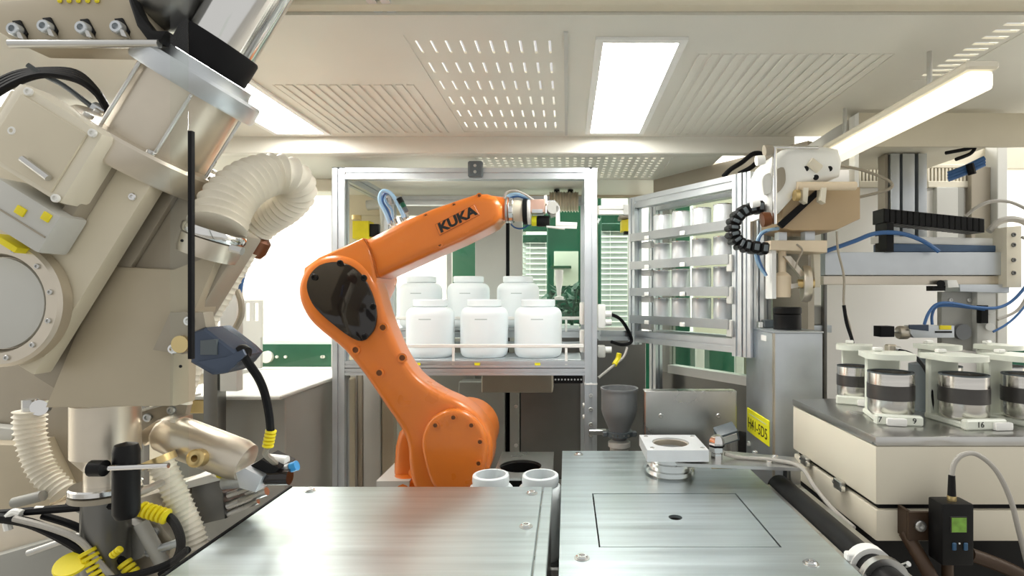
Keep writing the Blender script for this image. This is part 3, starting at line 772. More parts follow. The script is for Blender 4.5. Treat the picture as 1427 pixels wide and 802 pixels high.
# ================================================================== PROFILE RACK with jar shelves
YF, YK = 1.84, 2.36
XL, XR = W(475, 0, YF).x, W(823, 0, YF).x
ZTOP = W(0, 236, YF).z
t = thing('profile_rack', 'aluminium profile rack with two stepped jar shelves behind the robot', 'rack', ((XL + XR) / 2, 2.1, 0.52))
for x in (XL, XR):
    for y in (YF, YK):
        p = MB().profile((x, y, 0.521), (x, y, ZTOP), 0.04).build('post', 'alu', t)
        if y == YF:
            MB().box((x - 0.02, y - 0.02, ZTOP), (x + 0.02, y + 0.02, ZTOP + 0.003)).build('end_cap', 'black_plastic', p)
ztb = W(0, 243, YF).z
MB().profile((XL + 0.02, YF, ztb), (XR - 0.02, YF, ztb), 0.036).build('top_beam', 'alu', t)
MB().profile((XL + 0.02, YK, ztb), (XR - 0.02, YK, ztb), 0.036).build('top_beam', 'alu', t)
for x in (XL, XR): MB().profile((x, YF + 0.02, ztb), (x, YK - 0.02, ztb), 0.036).build('top_beam', 'alu', t)
zf = [W(0, 506.5, YF).z, W(0, 517, YF).z]
for z in zf: MB().profile((XL + 0.02, YF, z), (XR - 0.02, YF, z), 0.036, 0.022, up=(0, 0, 1)).build('shelf_beam', 'alu', t)
MB().box((XL + 0.03, YF + 0.022, zs1 - 0.01), (XR - 0.03, 2.08, zs1), 0.002).build('shelf', 'alu', t)
MB().box((XL + 0.03, 2.10, zs2 - 0.01), (XR - 0.03, 2.33, zs2), 0.002).build('shelf', 'alu', t)
for z in (zs2 - 0.022, zs2 - 0.060): MB().profile((XL + 0.02, 2.096, z), (XR - 0.02, 2.096, z), 0.024, 0.022).build('shelf_beam', 'alu', t)
MB().profile((XL + 0.02, YK, zs2 - 0.03), (XR - 0.02, YK, zs2 - 0.03), 0.03).build('shelf_beam', 'alu', t)
# guard rails
for (y, py, D) in ((YF - 0.012, 481.5, 1.83), (2.088, 443, 2.088)):
    z = W(0, py, D).z
    rl = MB().box((XL + 0.022, y - 0.004, z - 0.006), (XR - 0.022, y + 0.004, z + 0.006), 0.002).build('guard_rail', 'white_plastic', t)
    for px in (632, 789):
        x = W(px, 0, D).x; z0 = zs1 - 0.016 if y < 1.9 else zs2 - 0.012
        MB().box((x - 0.004, y - 0.003, z0), (x + 0.004, y + 0.003, z - 0.006)).build('rail_support', 'white_plastic', rl)
for px in (582, 665, 749):
    p = W(px, 507, 1.82); MB().box((p.x - 0.009, YF - 0.0195, p.z - 0.004), (p.x + 0.009, YF - 0.0183, p.z + 0.004)).build('position_sticker', 'sign_yellow', t)
# black corner bracket on the top beam
p = W(663, 238, YF - 0.02)
b = MB().box((p.x - 0.024, YF - 0.034, p.z - 0.022), (p.x + 0.024, YF - 0.0185, p.z + 0.03), 0.004).build('beam_clamp', 'slate_plastic', t)
for dz in (-0.006, 0.014): screw(b, (p.x, YF - 0.034, p.z + dz), (0, -1, 0), 0.005, 'steel')
# bolts and foot brackets on the right post
for py in (551, 570, 591, 606):
    q = W(823, py, YF - 0.02); screw(t, (XR, YF - 0.018, q.z), (0, -1, 0), 0.007, 'steel')
for py in (564, 580):
    q = W(812, py, YF); screw(t, (XR - 0.02, YF, q.z), (-1, 0, 0), 0.008, 'white_plastic')
q = W(823, 532, YF); MB().box((XR - 0.021, YF - 0.0215, q.z - 0.006), (XR + 0.021, YF + 0.0215, q.z - 0.001)).build('cable_tie', 'white_plastic', t)

# dark cabinet below the shelf
t = thing('steel_cabinet', 'dark steel cabinet with a recessed door under the jar shelf', 'cabinet', (W(760, 0, 2.42).x, 2.42, 0.52))
a = W(640, 0, 2.40); b = W(716, 0, 2.40)
MB().box((a.x, 2.385, 0.521), (W(704, 0, 2.4).x, 2.48, W(0, 531, 2.4).z), 0.003).build('side_door', 'grey_paint', t)
MB().box((W(711, 0, 2.4).x, 2.385, 0.521), (W(724, 0, 2.4).x, 2.48, W(0, 531, 2.4).z), 0.003).build('stile', 'grey_paint', t)
MB().box((W(725, 0, 2.4).x, 2.40, 0.521), (W(812, 0, 2.4).x, 2.48, W(0, 531, 2.4).z), 0.003).build('door', 'steel_dark', t)
MB().box((W(704, 0, 2.4).x, 2.45, 0.521), (W(711, 0, 2.4).x, 2.48, W(0, 531, 2.4).z)).build('door_gap', 'black_rubber', t)
MB().box((W(676, 0, 2.3).x, 2.20, W(0, 541, 2.3).z), (W(771, 0, 2.3).x, 2.34, W(0, 515, 2.3).z), 0.004).build('drip_box', 'taupe_paint', t)
for py in (566, 620): screw(t, (W(719, 0, 2.385).x, 2.385, W(0, py, 2.385).z), (0, -1, 0), 0.008, 'steel')
# black terminal strip under the shelf
t = thing('terminal_strip', 'black terminal strip under the shelf beam near the post', 'connector', W(794, 532, 1.9))
a = W(772, 533, 1.9); b = W(812, 522, 1.9)
MB().box((a.x, 1.885, a.z), (b.x, 1.91, b.z - 0.001), 0.002).build('body', 'black_plastic', t)
for i in range(9):
    x = a.x + (i + 0.5) * (b.x - a.x) / 9; MB().cyl((x, 1.882, (a.z + b.z) / 2), (x, 1.885, (a.z + b.z) / 2), 0.003, n=8).build('terminal', 'steel', t)
# column of grey ducts behind the robot, left
t = thing('cable_duct', 'grey upright cable ducts behind the left rack post', 'duct', (W(516, 0, 2.1).x, 2.12, 0.52))
for x0, x1, m in ((486, 497, 'light_grey'), (498, 505, 'taupe_paint'), (506, 530, 'light_grey'), (532, 549, 'tan_paint')):
    MB().box((W(x0, 0, 2.1).x, 2.10, 0.521), (W(x1, 0, 2.1).x, 2.14, W(0, 522, 2.1).z), 0.003).build('duct_cover', m, t)
# yellow box and pipes behind the rack post
t = thing('yellow_valve_box', 'yellow valve box with a grey pipe behind the left rack post', 'box', W(498, 330, 2.36))
MB().pprism([(487, 306), (510, 306), (510, 331), (487, 331)], 2.36, 2.39, 2.46, 0.004).build('body', 'yellow', t)
MB().tube([W(512, 286, 2.42), W(528, 285, 2.42), W(536, 292, 2.42), W(537, 330, 2.42)], 0.022, 12).build('pipe', 'light_grey', t)
MB().pprism([(510, 310), (522, 310), (522, 328), (510, 328)], 2.36, 2.40, 2.44, 0.003).build('valve', 'black_plastic', t)
MB().cyl(W(497, 300, 2.42), W(497, 306, 2.42), 0.02, n=14).build('cap', 'brass', t)

# ribbed pipe across behind the gripper
t = thing('ribbed_duct', 'short ribbed metal duct below the rear ceiling behind the gripper', 'duct', W(790, 295, 2.35))
MB().hose([W(766, 281, 2.35), W(785, 281, 2.35), W(806, 281, 2.35)], 0.045, 10, 0.14, 18).build('duct', 'alu_warm', t)
for px in (776, 795): MB().cyl(W(px, 272, 2.35), W(px, 264, 2.35), 0.012, n=10).build('hanger', 'black_plastic', t)
for px in (776, 795): MB().box(W(px - 3, 262, 2.36), W(px + 3, 262, 2.36) + Vector((0, 0.02, 0.12))).build('hanger_rod', 'black_plastic', t)

# white pneumatic valve block on the post
t = thing('valve_block', 'white pneumatic valve block clipped to the profile post', 'valve', W(830, 500, 1.86))
for i, (x, y) in enumerate(((812, 436), (812, 474))):
    c = W(x, y, 1.9); MB().cbox((c.x, 1.885, c.z), (0.022, 0.04, 0.075), 0.006, 2).build('manifold', 'white_plastic', t)
c = W(838, 440, 1.885); MB().cbox((c.x, 1.885, c.z), (0.026, 0.04, 0.08), 0.006, 2).build('manifold', 'white_plastic', t)
c = W(838, 489, 1.885); MB().cbox((c.x, 1.885, c.z), (0.026, 0.04, 0.04), 0.006, 2).build('manifold', 'light_grey', t)
for y in (437, 449, 487):
    a = W(843, y, 1.88); MB().cyl(a, a + Vector((0.022, 0, 0)), 0.011, n=14).build('fitting', 'white_plastic', t)
tag(MB().tube([W(852, 438, 1.88), W(864, 444, 1.9), W(874, 458, 1.95), W(880, 475, 1.97), W(868, 480, 1.93), W(852, 476, 1.90)], 0.006, 8).build('air_hose', 'black_rubber'), 'black air hose looping from the white valve block', 'hose')
tag(MB().tube([W(874, 484, 1.92), W(868, 498, 1.9), W(850, 513, 1.87), W(834, 526, 1.85)], 0.0045, 8).build('signal_cable', 'grey_cable'), 'thin grey cable hanging beside the profile post', 'cable')
tag(MB().tube([W(863, 492, 1.895), W(861, 500, 1.895), W(856, 508, 1.88)], 0.009, 8).build('cable_marker', 'yellow'), 'yellow marker sleeve on the thin cable beside the post', 'cable marker')
# white cross members between post and can rack
t = thing('cross_member', 'white horizontal profile tying the post to the can rack, low', 'profile', W(855, 470, 1.95), 'white cross members by the post')
MB().profile(W(833, 467, 1.90), W(875, 467, 1.99), 0.034).build('profile', 'alu', t)
MB().box(W(873, 473, 1.99) - Vector((0, 0.02, 0)), W(880, 461, 1.99) + Vector((0, 0.01, 0))).build('joint', 'slate_plastic', t)
t = thing('cross_member', 'white horizontal profile tying the post to the can rack, high', 'profile', W(855, 300, 1.95), 'white cross members by the post')
MB().profile(W(832, 293, 1.95), W(870, 293, 2.0), 0.03).build('profile', 'white_plastic', t)
MB().box(W(868, 300, 2.0) - Vector((0, 0.02, 0)), W(875, 286, 2.0) + Vector((0, 0.01, 0))).build('end_cap', 'light_grey', t)
t = thing('amber_beacon', 'amber plastic housing on the corner beside the can rack', 'box', W(874, 322, 2.3))
MB().pprism([(866, 307), (881, 305), (881, 322), (866, 322)], 2.3, 2.28, 2.36, 0.006).build('housing', 'yellow', t)
MB().pprism([(863, 300), (884, 300), (884, 305), (863, 305)], 2.3, 2.27, 2.37, 0.003).build('cover', 'taupe_paint', t)
MB().pprism([(870, 322), (878, 322), (878, 326), (870, 326)], 2.3, 2.30, 2.34).build('connector', 'black_plastic', t)
MB().pprism([(868, 304), (880, 304), (880, 312), (868, 312)], 2.4, 2.36, 2.5).build('mount', 'taupe_paint', t)

# ================================================================== CAN RACK (canted)
t = thing('can_rack', 'canted aluminium rack with four shelves of cans', 'rack', ((RA.x + RB.x) / 2, (RA.y + RB.y) / 2, 0.9))
RL = (RB - RA).length
zlo, zhi = CZ - 0.165, CZ + 0.338
def rp(s, d, z): q = RA + RU * s + RN * d; return Vector((q.x, q.y, z))
for s_, w in ((0, 0.034), (RL, 0.05)):
    for d in (0.0, 0.10): MB().profile(rp(s_, d, zlo - (0.4 if d and s_ == 0 else 0.012)), rp(s_, d, zhi + 0.012), 0.034, up=RN).build('post', 'alu', t)
MB().profile(rp(RL + 0.032, 0.0, zlo - 0.012), rp(RL + 0.032, 0, zhi + 0.012), 0.026, up=RN).build('post', 'alu', t)
for d in (0.0, 0.10):
    for z in (zhi - 0.008, zlo + 0.018): MB().profile(rp(0.018, d, z), rp(RL - 0.018, d, z), 0.032, 0.04).build('cross_beam', 'alu', t)
shelf_z = [CZ + 0.2065, CZ + 0.107, CZ + 0.0135, CZ - 0.083]
for z in shelf_z:
    mb = MB(); p0 = [rp(0.02, -0.012, 0), rp(RL - 0.02, -0.012, 0), rp(RL - 0.02, 0.10, 0), rp(0.02, 0.10, 0)]
    mb.add([Vector((q.x, q.y, zz)) for zz in (z - 0.004, z) for q in p0], [(0, 1, 2, 3), (4, 5, 6, 7), (0, 1, 5, 4), (1, 2, 6, 5), (2, 3, 7, 6), (3, 0, 4, 7)])
    sh = mb.build('shelf', 'alu', t)
    mb = MB(); p0 = [rp(0.005, -0.030, 0), rp(RL - 0.02, -0.030, 0), rp(RL - 0.02, -0.018, 0), rp(0.005, -0.018, 0)]
    mb.add([Vector((q.x, q.y, zz)) for zz in (z - 0.016, z + 0.012) for q in p0], [(0, 1, 2, 3), (4, 5, 6, 7), (0, 1, 5, 4), (1, 2, 6, 5), (2, 3, 7, 6), (3, 0, 4, 7)])
    fr = mb.build('front_lip', 'lip_steel', sh)
    for s_ in (0.10, 0.27):
        mb = MB(); q = rp(s_, -0.033, z - 0.010); R = Matrix(((RU.x, -RN.x, 0), (RU.y, -RN.y, 0), (0, 0, 1)))
        mb.cbox(q, (0.022, 0.006, 0.014), 0.002, 1, R).build('stop', 'white_plastic', t)
    q = rp(0.045, 0.02, z - 0.028); MB().cbox(q, (0.05, 0.02, 0.022), 0.003, 1, R).build('bracket', 'white_plastic', t)
    q = rp(RL - 0.02, -0.022, z - 0.014); MB().cbox(q, (0.02, 0.01, 0.05), 0.002, 1, R).build('end_bracket', 'light_grey', t)
spots = ['next to the narrow post', 'second from the narrow post', 'second from the double post', 'next to the double post']
rows = ['top', 'second', 'third', 'lowest']
can0 = None
for rI, z in enumerate(shelf_z):
    for k in range(4):
        q = rp(0.095 + k * 0.0915, 0.045, z + 0.0005)
        lb = f'silver can on the {rows[rI]} shelf of the canted rack, {spots[k]}'
        if can0 is None:
            can0 = thing('metal_can', lb, 'can', q, 'silver cans on the canted rack')
            r, h = 0.031, 0.074
            MB().lathe([(0, 0.001), (r * .95, 0), (r, 0.003), (r, h * .93), (r * .97, h * .95), (r * .97, h * .955), (0, h * .955)], q, n=28).build('body', 'can_metal', can0)
            MB().lathe([(r * .9, h * .955 + .0002), (r * 1.01, h * .955 + .0002), (r * 1.02, h * .985), (r, h), (r * .95, h), (r * .9, h * .97)], q, n=28, close=True).build('rim', 'chrome', can0)
        else: dup(can0, q, lb)
# ================================================================== ROBOT ARM
rx = W(612, 0, 1.50).x
robot = thing('robot_arm', 'orange six-axis robot arm with black elbow cover, bent over the steel table', 'robot', (rx, 1.55, 0.52))
R_ = robot
# base and carousel
mb = MB(); mb.box((rx - 0.115, 1.43, 0.521), (rx + 0.115, 1.66, 0.545), 0.008, 2); mb.lathe([(0.10, 0.545), (0.095, 0.57), (0.088, 0.70), (0.093, 0.74), (0, 0.74)], (rx, 1.55, 0), n=40)
mb.build('base', 'orange_paint', R_)
zc0 = 0.7405
MB().lathe([(0.092, zc0), (0.100, zc0 + 0.02), (0.100, zc0 + 0.10), (0.092, zc0 + 0.12), (0.07, zc0 + 0.20), (0.06, zc0 + 0.27), (0, zc0 + 0.275)], (rx, 1.55, 0), n=40).build('carousel', 'orange_paint', R_)
# base collar seen left of the column
c = W(576, 668, 1.55)
MB().lathe([(0.03, -0.06), (0.052, -0.05), (0.056, 0.0), (0.050, 0.022), (0.03, 0.032), (0, 0.034)], (c.x, 1.50, c.z), n=28).build('motor_cap', 'orange_paint', R_)
MB().pprism([(558, 600), (575, 585), (600, 590), (612, 640), (608, 690), (556, 690), (551, 655), (553, 620)], 1.52, 1.49, 1.60, 0.03, 4).build('shoulder_column', 'orange_paint', R_)
MB().pprism([(526, 668), (572, 668), (572, 690), (526, 690)], 1.46, 1.45, 1.60, 0.003).build('foot_plate', 'light_grey', R_)
# shoulder joint housing behind the link arm
c = W(632, 624, 1.40)
MB().lathe([(0, 0), (0.075, 0), (0.088, 0.012), (0.09, 0.06), (0.088, 0.17), (0.07, 0.185), (0, 0.185)], (c.x, 1.45, c.z), (0, 1, 0), n=40).build('shoulder_housing', 'orange_paint', R_)
LINK = [(417, 388), (428, 369), (448, 357), (471, 353.5), (494, 360), (512, 376), (524, 399), (533, 432), (546, 467), (561, 499), (582, 527), (612, 547), (642, 561), (665, 579), (681, 604), (686, 630), (681, 656), (668, 680), (642, 704), (606, 706), (578, 684), (569, 650), (566, 618), (553, 591), (532, 560), (506, 522), (478, 488), (450, 465), (430, 446), (418, 425), (414, 406)]
MB().pprism(LINK, 1.375, 1.375, 1.47, 0.02, 4, smooth=4).build('link_arm', 'orange_paint', R_, ang=50)
# domed shoulder cover proud of the link
c = W(634, 624, 1.36)
MB().pprism([(590, 640), (588, 606), (604, 580), (634, 570), (662, 584), (677, 610), (678, 640), (668, 668), (640, 690), (606, 682)], 1.352, 1.352, 1.38, 0.016, 4, smooth=4).build('shoulder_cover', 'orange_paint', R_, ang=60)
# elbow cover
zx = [(78, 460), (90, 410), (130, 370), (190, 357), (250, 370), (300, 412), (338, 482), (357, 560), (350, 622), (320, 662), (288, 673), (240, 650), (190, 612), (140, 570), (98, 520)]
EGG = [(400 + .349 * a, 240 + .349 * b) for a, b in zx]
MB().pprism(EGG, 1.367, 1.366, 1.376, 0.003, 2, smooth=4).build('elbow_cover', 'black_gloss', R_, ang=50)
# elbow housing and forearm
MB().pprism([(423, 373), (444, 358), (478, 343), (505, 331), (514, 346), (520, 366), (524, 389), (520, 402), (506, 432), (470, 452), (432, 432), (420, 400)], 1.381, 1.381, 1.56, 0.008, 3).build('elbow_housing', 'orange_paint', R_, ang=50)
FA = [(498, 338), (530, 322), (562, 306), (600, 290), (640, 276), (664, 268.5), (678, 268.5), (690, 273), (698, 284), (698, 300), (688, 312), (672, 320.5), (640, 336), (600, 353), (560, 371), (524, 387.5), (512, 390), (500, 366)]
MB().pprism(FA, 1.39, 1.39, 1.53, 0.03, 5).build('forearm', 'orange_paint', R_, ang=50)
ring = [(505.5, 332.5), (507.5, 332.5), (516, 347), (522.2, 366), (526, 386), (524.5, 387), (520.5, 366), (514.3, 346)]
MB().pprism(ring, 1.383, 1.384, 1.50).build('forearm_joint', 'orange_shadow', R_)
# lettered plate
f = 1.389
MB().pprism([(606, 312.6), (661.3, 284.4), (669, 299.3), (612.7, 328.2)], f, f - 0.0004, f + 0.004).build('plate_edge', 'orange_shadow', R_)
MB().pprism([(607, 313), (661, 285.5), (668, 299), (613, 327)], f, f - 0.0012, f + 0.004, 0.0006, 1).build('name_plate', 'orange_paint', R_)
xd = (W(661, 286, f) - W(607, 313.5, f)).normalized(); zd = xd.cross(Vector((0, 1, 0))) * -1
if zd.z < 0: zd = -zd
zd = (zd + xd * 0.10).normalized()
sub(text_mesh('lettering', 'KUKA', S(18.0, f), 'ink', R_, W(637.5, 306, f) - Vector((0, 0.0016, 0)), xd, zd, 0.0004, 0.0015, 1.18), 'black letters on the forearm')
# bolts
def bolt(px, py, D, r=0.008, m='brown_bolt'):
    p = W(px, py, D); b = MB().ring((p.x, D - 0.001, p.z), (0, -1, 0), r * 0.62, r, 0.006, 16).build('bolt_rim', 'orange_paint', R_)
    MB().cyl((p.x, D + 0.001, p.z), (p.x, D - 0.003, p.z), r * 0.6, n=12).build('bolt', m, b)
for px, py in ((668, 272.5), (633, 286), (594, 301), (613, 341), (650, 321), (683, 304)): bolt(px, py, 1.395, 0.0065)
for px, py in ((534, 456), (561, 498), (496, 487), (529, 519)): bolt(px, py, 1.376, 0.012)
for px, py in ((607, 592), (632, 581), (657, 592), (669, 615), (667, 645)): bolt(px, py, 1.3525, 0.0085)
for px, py in ((438, 386), (474, 366.5), (507, 387), (520, 427), (508, 469)):
    p = W(px, py, 1.365); screw(R_, (p.x, 1.3665, p.z), (0, -1, 0), 0.008, 'black_plastic', 'cover_screw', 0.005)
# wrist
wy = 1.46
MB().lathe([(0.03, -0.03), (0.034, -0.01), (0.031, 0.012), (0.031, 0.03), (0, 0.03)], W(693, 291, wy), (1, 0, 0), 28).build('wrist', 'orange_paint', R_)
def xring(name, px0, px1, r, m, py=292):
    a, b = W(px0, py, wy), W(px1, py, wy)
    L = b.x - a.x
    return MB().lathe([(0, 0), (r * .96, 0), (r, L * .12), (r, L * .88), (r * .96, L), (0, L)], a, (1, 0, 0), 30).build(name, m, R_)
xring('wrist_ring', 705, 708.5, 0.035, 'steel'); xring('wrist_ring', 709.5, 716, 0.033, 'chrome', 293)
xring('flange_adapter', 716, 730, 0.028, 'cream_paint', 293.5)
xring('flange_ring', 729, 735.5, 0.034, 'black_plastic', 295); xring('flange_ring', 735.5, 740, 0.033, 'white_plastic', 295)
g0 = W(741, 292, wy)
g = MB().pprism([(740, 280), (760, 279), (760, 297), (740, 297)], wy, wy - 0.025, wy + 0.025, 0.003).build('gripper_body', 'copper', R_)
MB().pprism([(742, 293.5), (757, 293.5), (757, 299), (742, 299)], wy, wy - 0.028, wy + 0.028, 0.002).build('gripper_base', 'alu', g)
gb = xring('vacuum_cylinder', 748, 766, 0.0145, 'black_plastic', 308); xring('cylinder_band', 741, 749, 0.0135, 'sign_yellow', 307.5)
MB().pprism([(758, 273), (762, 272), (763, 284), (759, 285)], wy, wy - 0.008, wy + 0.008, 0.001).build('bracket_tab', 'white_plastic', g)
MB().lathe([(0, 0), (0.016, 0), (0.019, 0.006), (0.019, 0.02), (0.012, 0.026), (0, 0.026)], W(762, 289, wy), (1, 0, 0), 18).build('swivel', 'alu', g)
MB().lathe([(0, 0), (0.013, 0), (0.016, 0.005), (0.016, 0.014), (0, 0.014)], W(771, 290, wy - 0.012), (0, -1, 0), 18).build('swivel_cap', 'light_grey', g)
MB().pprism([(765, 286), (774, 283), (776, 300), (767, 303)], wy, wy - 0.02, wy + 0.02, 0.004).build('jaw_carrier', 'grey_paint', g)
for dy in (-0.026, 0.022):
    MB().pprism([(775, 288), (780, 289), (780, 310.5), (804, 311.5), (804, 317), (774.5, 316)], wy, wy + dy, wy + dy + 0.006, 0.001).build('gripper_finger', 'white_plastic', g)
MB().pprism([(762, 316), (787, 318), (787, 321), (762, 318)], wy, wy - 0.03, wy - 0.012, 0.001).build('gripper_pad', 'white_plastic', g)
# tool hoses on the wrist
for i, (pts, m, r) in enumerate((
        ([(703, 277), (706, 268), (718, 265.5), (732, 271), (745, 280)], 'grey_cable', 0.0028),
        ([(704, 279), (709, 272), (720, 270), (733, 274), (746, 281)], 'pale_blue_tube', 0.0034),
        ([(705, 281), (711, 276), (722, 273.5), (734, 277), (748, 282)], 'blue_tube', 0.0028),
        ([(706, 277), (716, 271), (728, 273), (738, 280), (744, 284)], 'pale_blue_tube', 0.0028),
        ([(712, 312), (718, 317), (728, 318), (738, 312)], 'blue_tube', 0.0022))):
    MB().tube([W(x, y, wy - 0.02 + i * 0.008) for x, y in pts], r, 8).build('tool_hose', m, R_)
# hoses and plugs on the elbow
dy = 1.46
for i, (pts, m, r) in enumerate((
        ([(543, 312), (538, 298), (529, 280), (531, 268), (538, 266), (548, 273), (560, 296), (563, 303)], 'pale_blue_tube', 0.0048),
        ([(546, 310), (541, 295), (533, 280), (536, 270), (545, 271), (556, 285), (563, 300)], 'blue_tube', 0.0036),
        ([(548, 309), (546, 293), (538, 282), (536, 274), (541, 267), (550, 277), (558, 290)], 'pale_blue_tube', 0.0036),
        ([(552, 306), (545, 296), (539, 287), (537, 278), (542, 275), (544, 284)], 'grey_cable', 0.0036))):
    MB().tube([W(x, y, dy - 0.02 + i * 0.012) for x, y in pts], r, 8).build('supply_hose', m, R_)
pl = MB().cyl(W(556, 276, dy - 0.035), W(560, 283, dy - 0.035), 0.0075, n=12).build('plug', 'black_plastic', R_)
MB().cyl(W(560, 283, dy - 0.035), W(563.5, 289, dy - 0.035), 0.0066, n=12).build('plug_band', 'green_board', pl)
MB().cyl(W(563.5, 289, dy - 0.035), W(567, 295, dy - 0.035), 0.0055, n=12).build('plug_nut', 'slate_plastic', pl)
for px, py in ((545, 311), (551, 308), (563, 303), (567, 300), (559, 305)):
    MB().cyl(W(px - 1, py - 3, dy - 0.01), W(px + 2, py + 4, dy - 0.01), 0.0048, n=10).build('socket', 'chrome', R_)
# ================================================================== CAROUSEL UNIT (right)
BX, BY0, BY1, ZB = 0.5515, 1.0, 1.37, CZ - 0.2526
t = thing('carousel_cabinet', 'cream two-part carousel cabinet with a steel top plate', 'cabinet', (0.9, 1.2, 0.869))
MB().box((BX, BY0, ZB - 0.017), (1.25, BY1, ZB), 0.003, 2).build('top_plate', 'steel', t)
MB().box((BX + 0.001, BY0 + 0.001, 0.935), (1.248, BY1 - 0.001, ZB - 0.0175), 0.004, 2).build('upper_housing', 'cream_paint', t)
MB().box((BX + 0.012, BY0 + 0.012, 0.925), (1.24, BY1 - 0.012, 0.935)).build('shadow_gap', 'black_rubber', t)
MB().box((BX + 0.003, BY0 + 0.003, 0.869), (1.248, BY1 - 0.003, 0.925), 0.004, 2).build('lower_housing', 'cream_paint', t)
for y in (1.12, 1.28):
    h = MB().cbox((BX - 0.006, y, 0.931), (0.012, 0.03, 0.02), 0.002).build('latch', 'steel', t)
    MB().cyl((BX - 0.008, y - 0.02, 0.931), (BX - 0.008, y + 0.02, 0.931), 0.004, n=8).build('latch_pin', 'chrome', h)
c = Vector((W(1292, 0, 1.24).x, 1.24, ZB))
MB().lathe([(0.036, 0), (0.036, 0.10), (0.02, 0.104), (0.02, 0.115), (0, 0.115)], c, n=24).build('hub', 'slate_plastic', t)

ST = [  # px, depth, scale, turn, label of station, label of cup, marks
    (1190, 1.325, 0.86, -0.5, 'the back corner of the steel plate', True, ''),
    (1241, 1.135, 1.0, -0.25, 'the front corner of the steel plate', True, '7 9'),
    (1343, 1.10, 1.0, 0.1, 'the plate front, marked 16', True, '16'),
    (1432, 1.10, 1.0, 0.3, 'the plate beside station 16', True, ''),
    (1316, 1.325, 0.86, 0.1, 'the back of the plate, behind the hub', False, ''),
    (1404, 1.325, 0.86, 0.4, 'the plate back near the gripper plate', False, '')]
for px, D, k, rot, where, vis, mk in ST:
    p = Vector((W(px, 0, D).x, D, ZB))
    t = thing('cup_holder', f'pale plastic cup holder with clamp plate on {where}', 'holder', p, 'pale cup holders on the carousel')
    R = Matrix.Rotation(rot, 3, 'Z')
    def L(x, y, z): return p + R @ Vector((x * k, y * k, z))
    MB().cbox(L(0, 0.01, 0.0062), (0.075 * k, 0.10 * k, 0.0115), 0.003, 1, R).build('base', 'pale_green_plastic', t)
    cxo = -0.006 if mk == '7 9' else 0.028
    lip = MB().cbox(L(0.0, -0.047, 0.010), (0.084 * k, 0.016 * k, 0.0195), 0.003, 1, R).build('lip', 'pale_green_plastic', t)
    MB().cbox(L(cxo, -0.058, 0.008), (0.036 * k, 0.012 * k, 0.015), 0.004, 2, R).build('catch', 'white_plastic', t)
    MB().cbox(L(0, 0.056, 0.062), (0.066 * k, 0.014 * k, 0.1225), 0.003, 1, R).build('upright', 'pale_green_plastic', t)
    mb = MB(); q = [(-0.045, 0.062), (-0.045, 0.0)] + [(math.cos(PI + i * PI / 10) * 0.046, math.sin(PI + i * PI / 10) * 0.034) for i in range(1, 10)] + [(0.045, 0.0), (0.045, 0.062)]
    vs = [L(x, y, z) for z in (0.1235, 0.1345) for x, y in q]; n = len(q)
    mb.add(vs, [tuple(range(n)), tuple(range(n, 2 * n))] + [(i, (i + 1) % n, n + (i + 1) % n, n + i) for i in range(n)])
    mb.build('clamp_plate', 'pale_green_plastic', t)
    MB().cbox(L(0.043, 0.02, 0.07), (0.008, 0.012, 0.016), 0.001, 1, R).build('magnet', 'black_plastic', t)
    MB().cbox(L(-0.012, 0.045, 0.139), (0.018, 0.014, 0.008), 0.002, 1, R).build('knob', 'white_plastic', t)
    if mk:
        for s_, x in zip(mk.split(), ((-0.034, 0.026) if ' ' in mk else (-0.014,))):
            sub(text_mesh('lettering', s_, 0.015, 'ink', lip, p + R @ Vector((x, -0.0556, 0.0105)), R @ Vector((1, 0, 0)), (0, 0, 1), 0.0003), 'black number')
    zc = 0.0125
    cup = thing('steel_cup', (f'steel cup with dark band on {where}' if vis else f'half hidden steel cup on {where}'), 'cup', p + Vector((0, 0, zc)), 'steel cups on the carousel')
    r, h = 0.042 * k, 0.086 * k
    o = p + Vector((0, 0, zc))
    MB().lathe([(0, 0.0), (r * .86, 0), (r * .97, h * .06), (r, h * .10), (r, h * .97), (r * .985, h), (r * .93, h), (r * .92, h * .1), (0, h * .09)], o, n=44).build('body', 'turned_steel', cup)
    MB().ring(o + Vector((0, 0, h * .54)), (0, 0, 1), r + 0.0002, r + 0.0012, h * .34, 44).build('band', 'graphite_band', cup)
    MB().ring(o + Vector((0, 0, h * .985)), (0, 0, 1), r * .90, r * 1.01, h * .03, 44).build('rim', 'slate_plastic', cup)
tag(MB().tube([W(1250, 487, 1.27), W(1272, 494, 1.23), W(1290, 515, 1.17), W(1297, 540, 1.15), W(1299, 570, 1.15)], 0.0038, 8).build('sensor_lead', 'black_rubber'), 'black lead looping down between the two front cups', 'cable')
t = thing('lead_clip', 'small metal clip holding the black lead on a clamp plate', 'clip', W(1246, 492, 1.27))
MB().cbox(W(1241, 486, 1.28), (0.02, 0.02, 0.022), 0.003).build('block', 'alu_warm', t)
MB().cyl(W(1246, 486, 1.27), W(1254, 487, 1.27), 0.007, n=12).build('nut', 'steel', t)

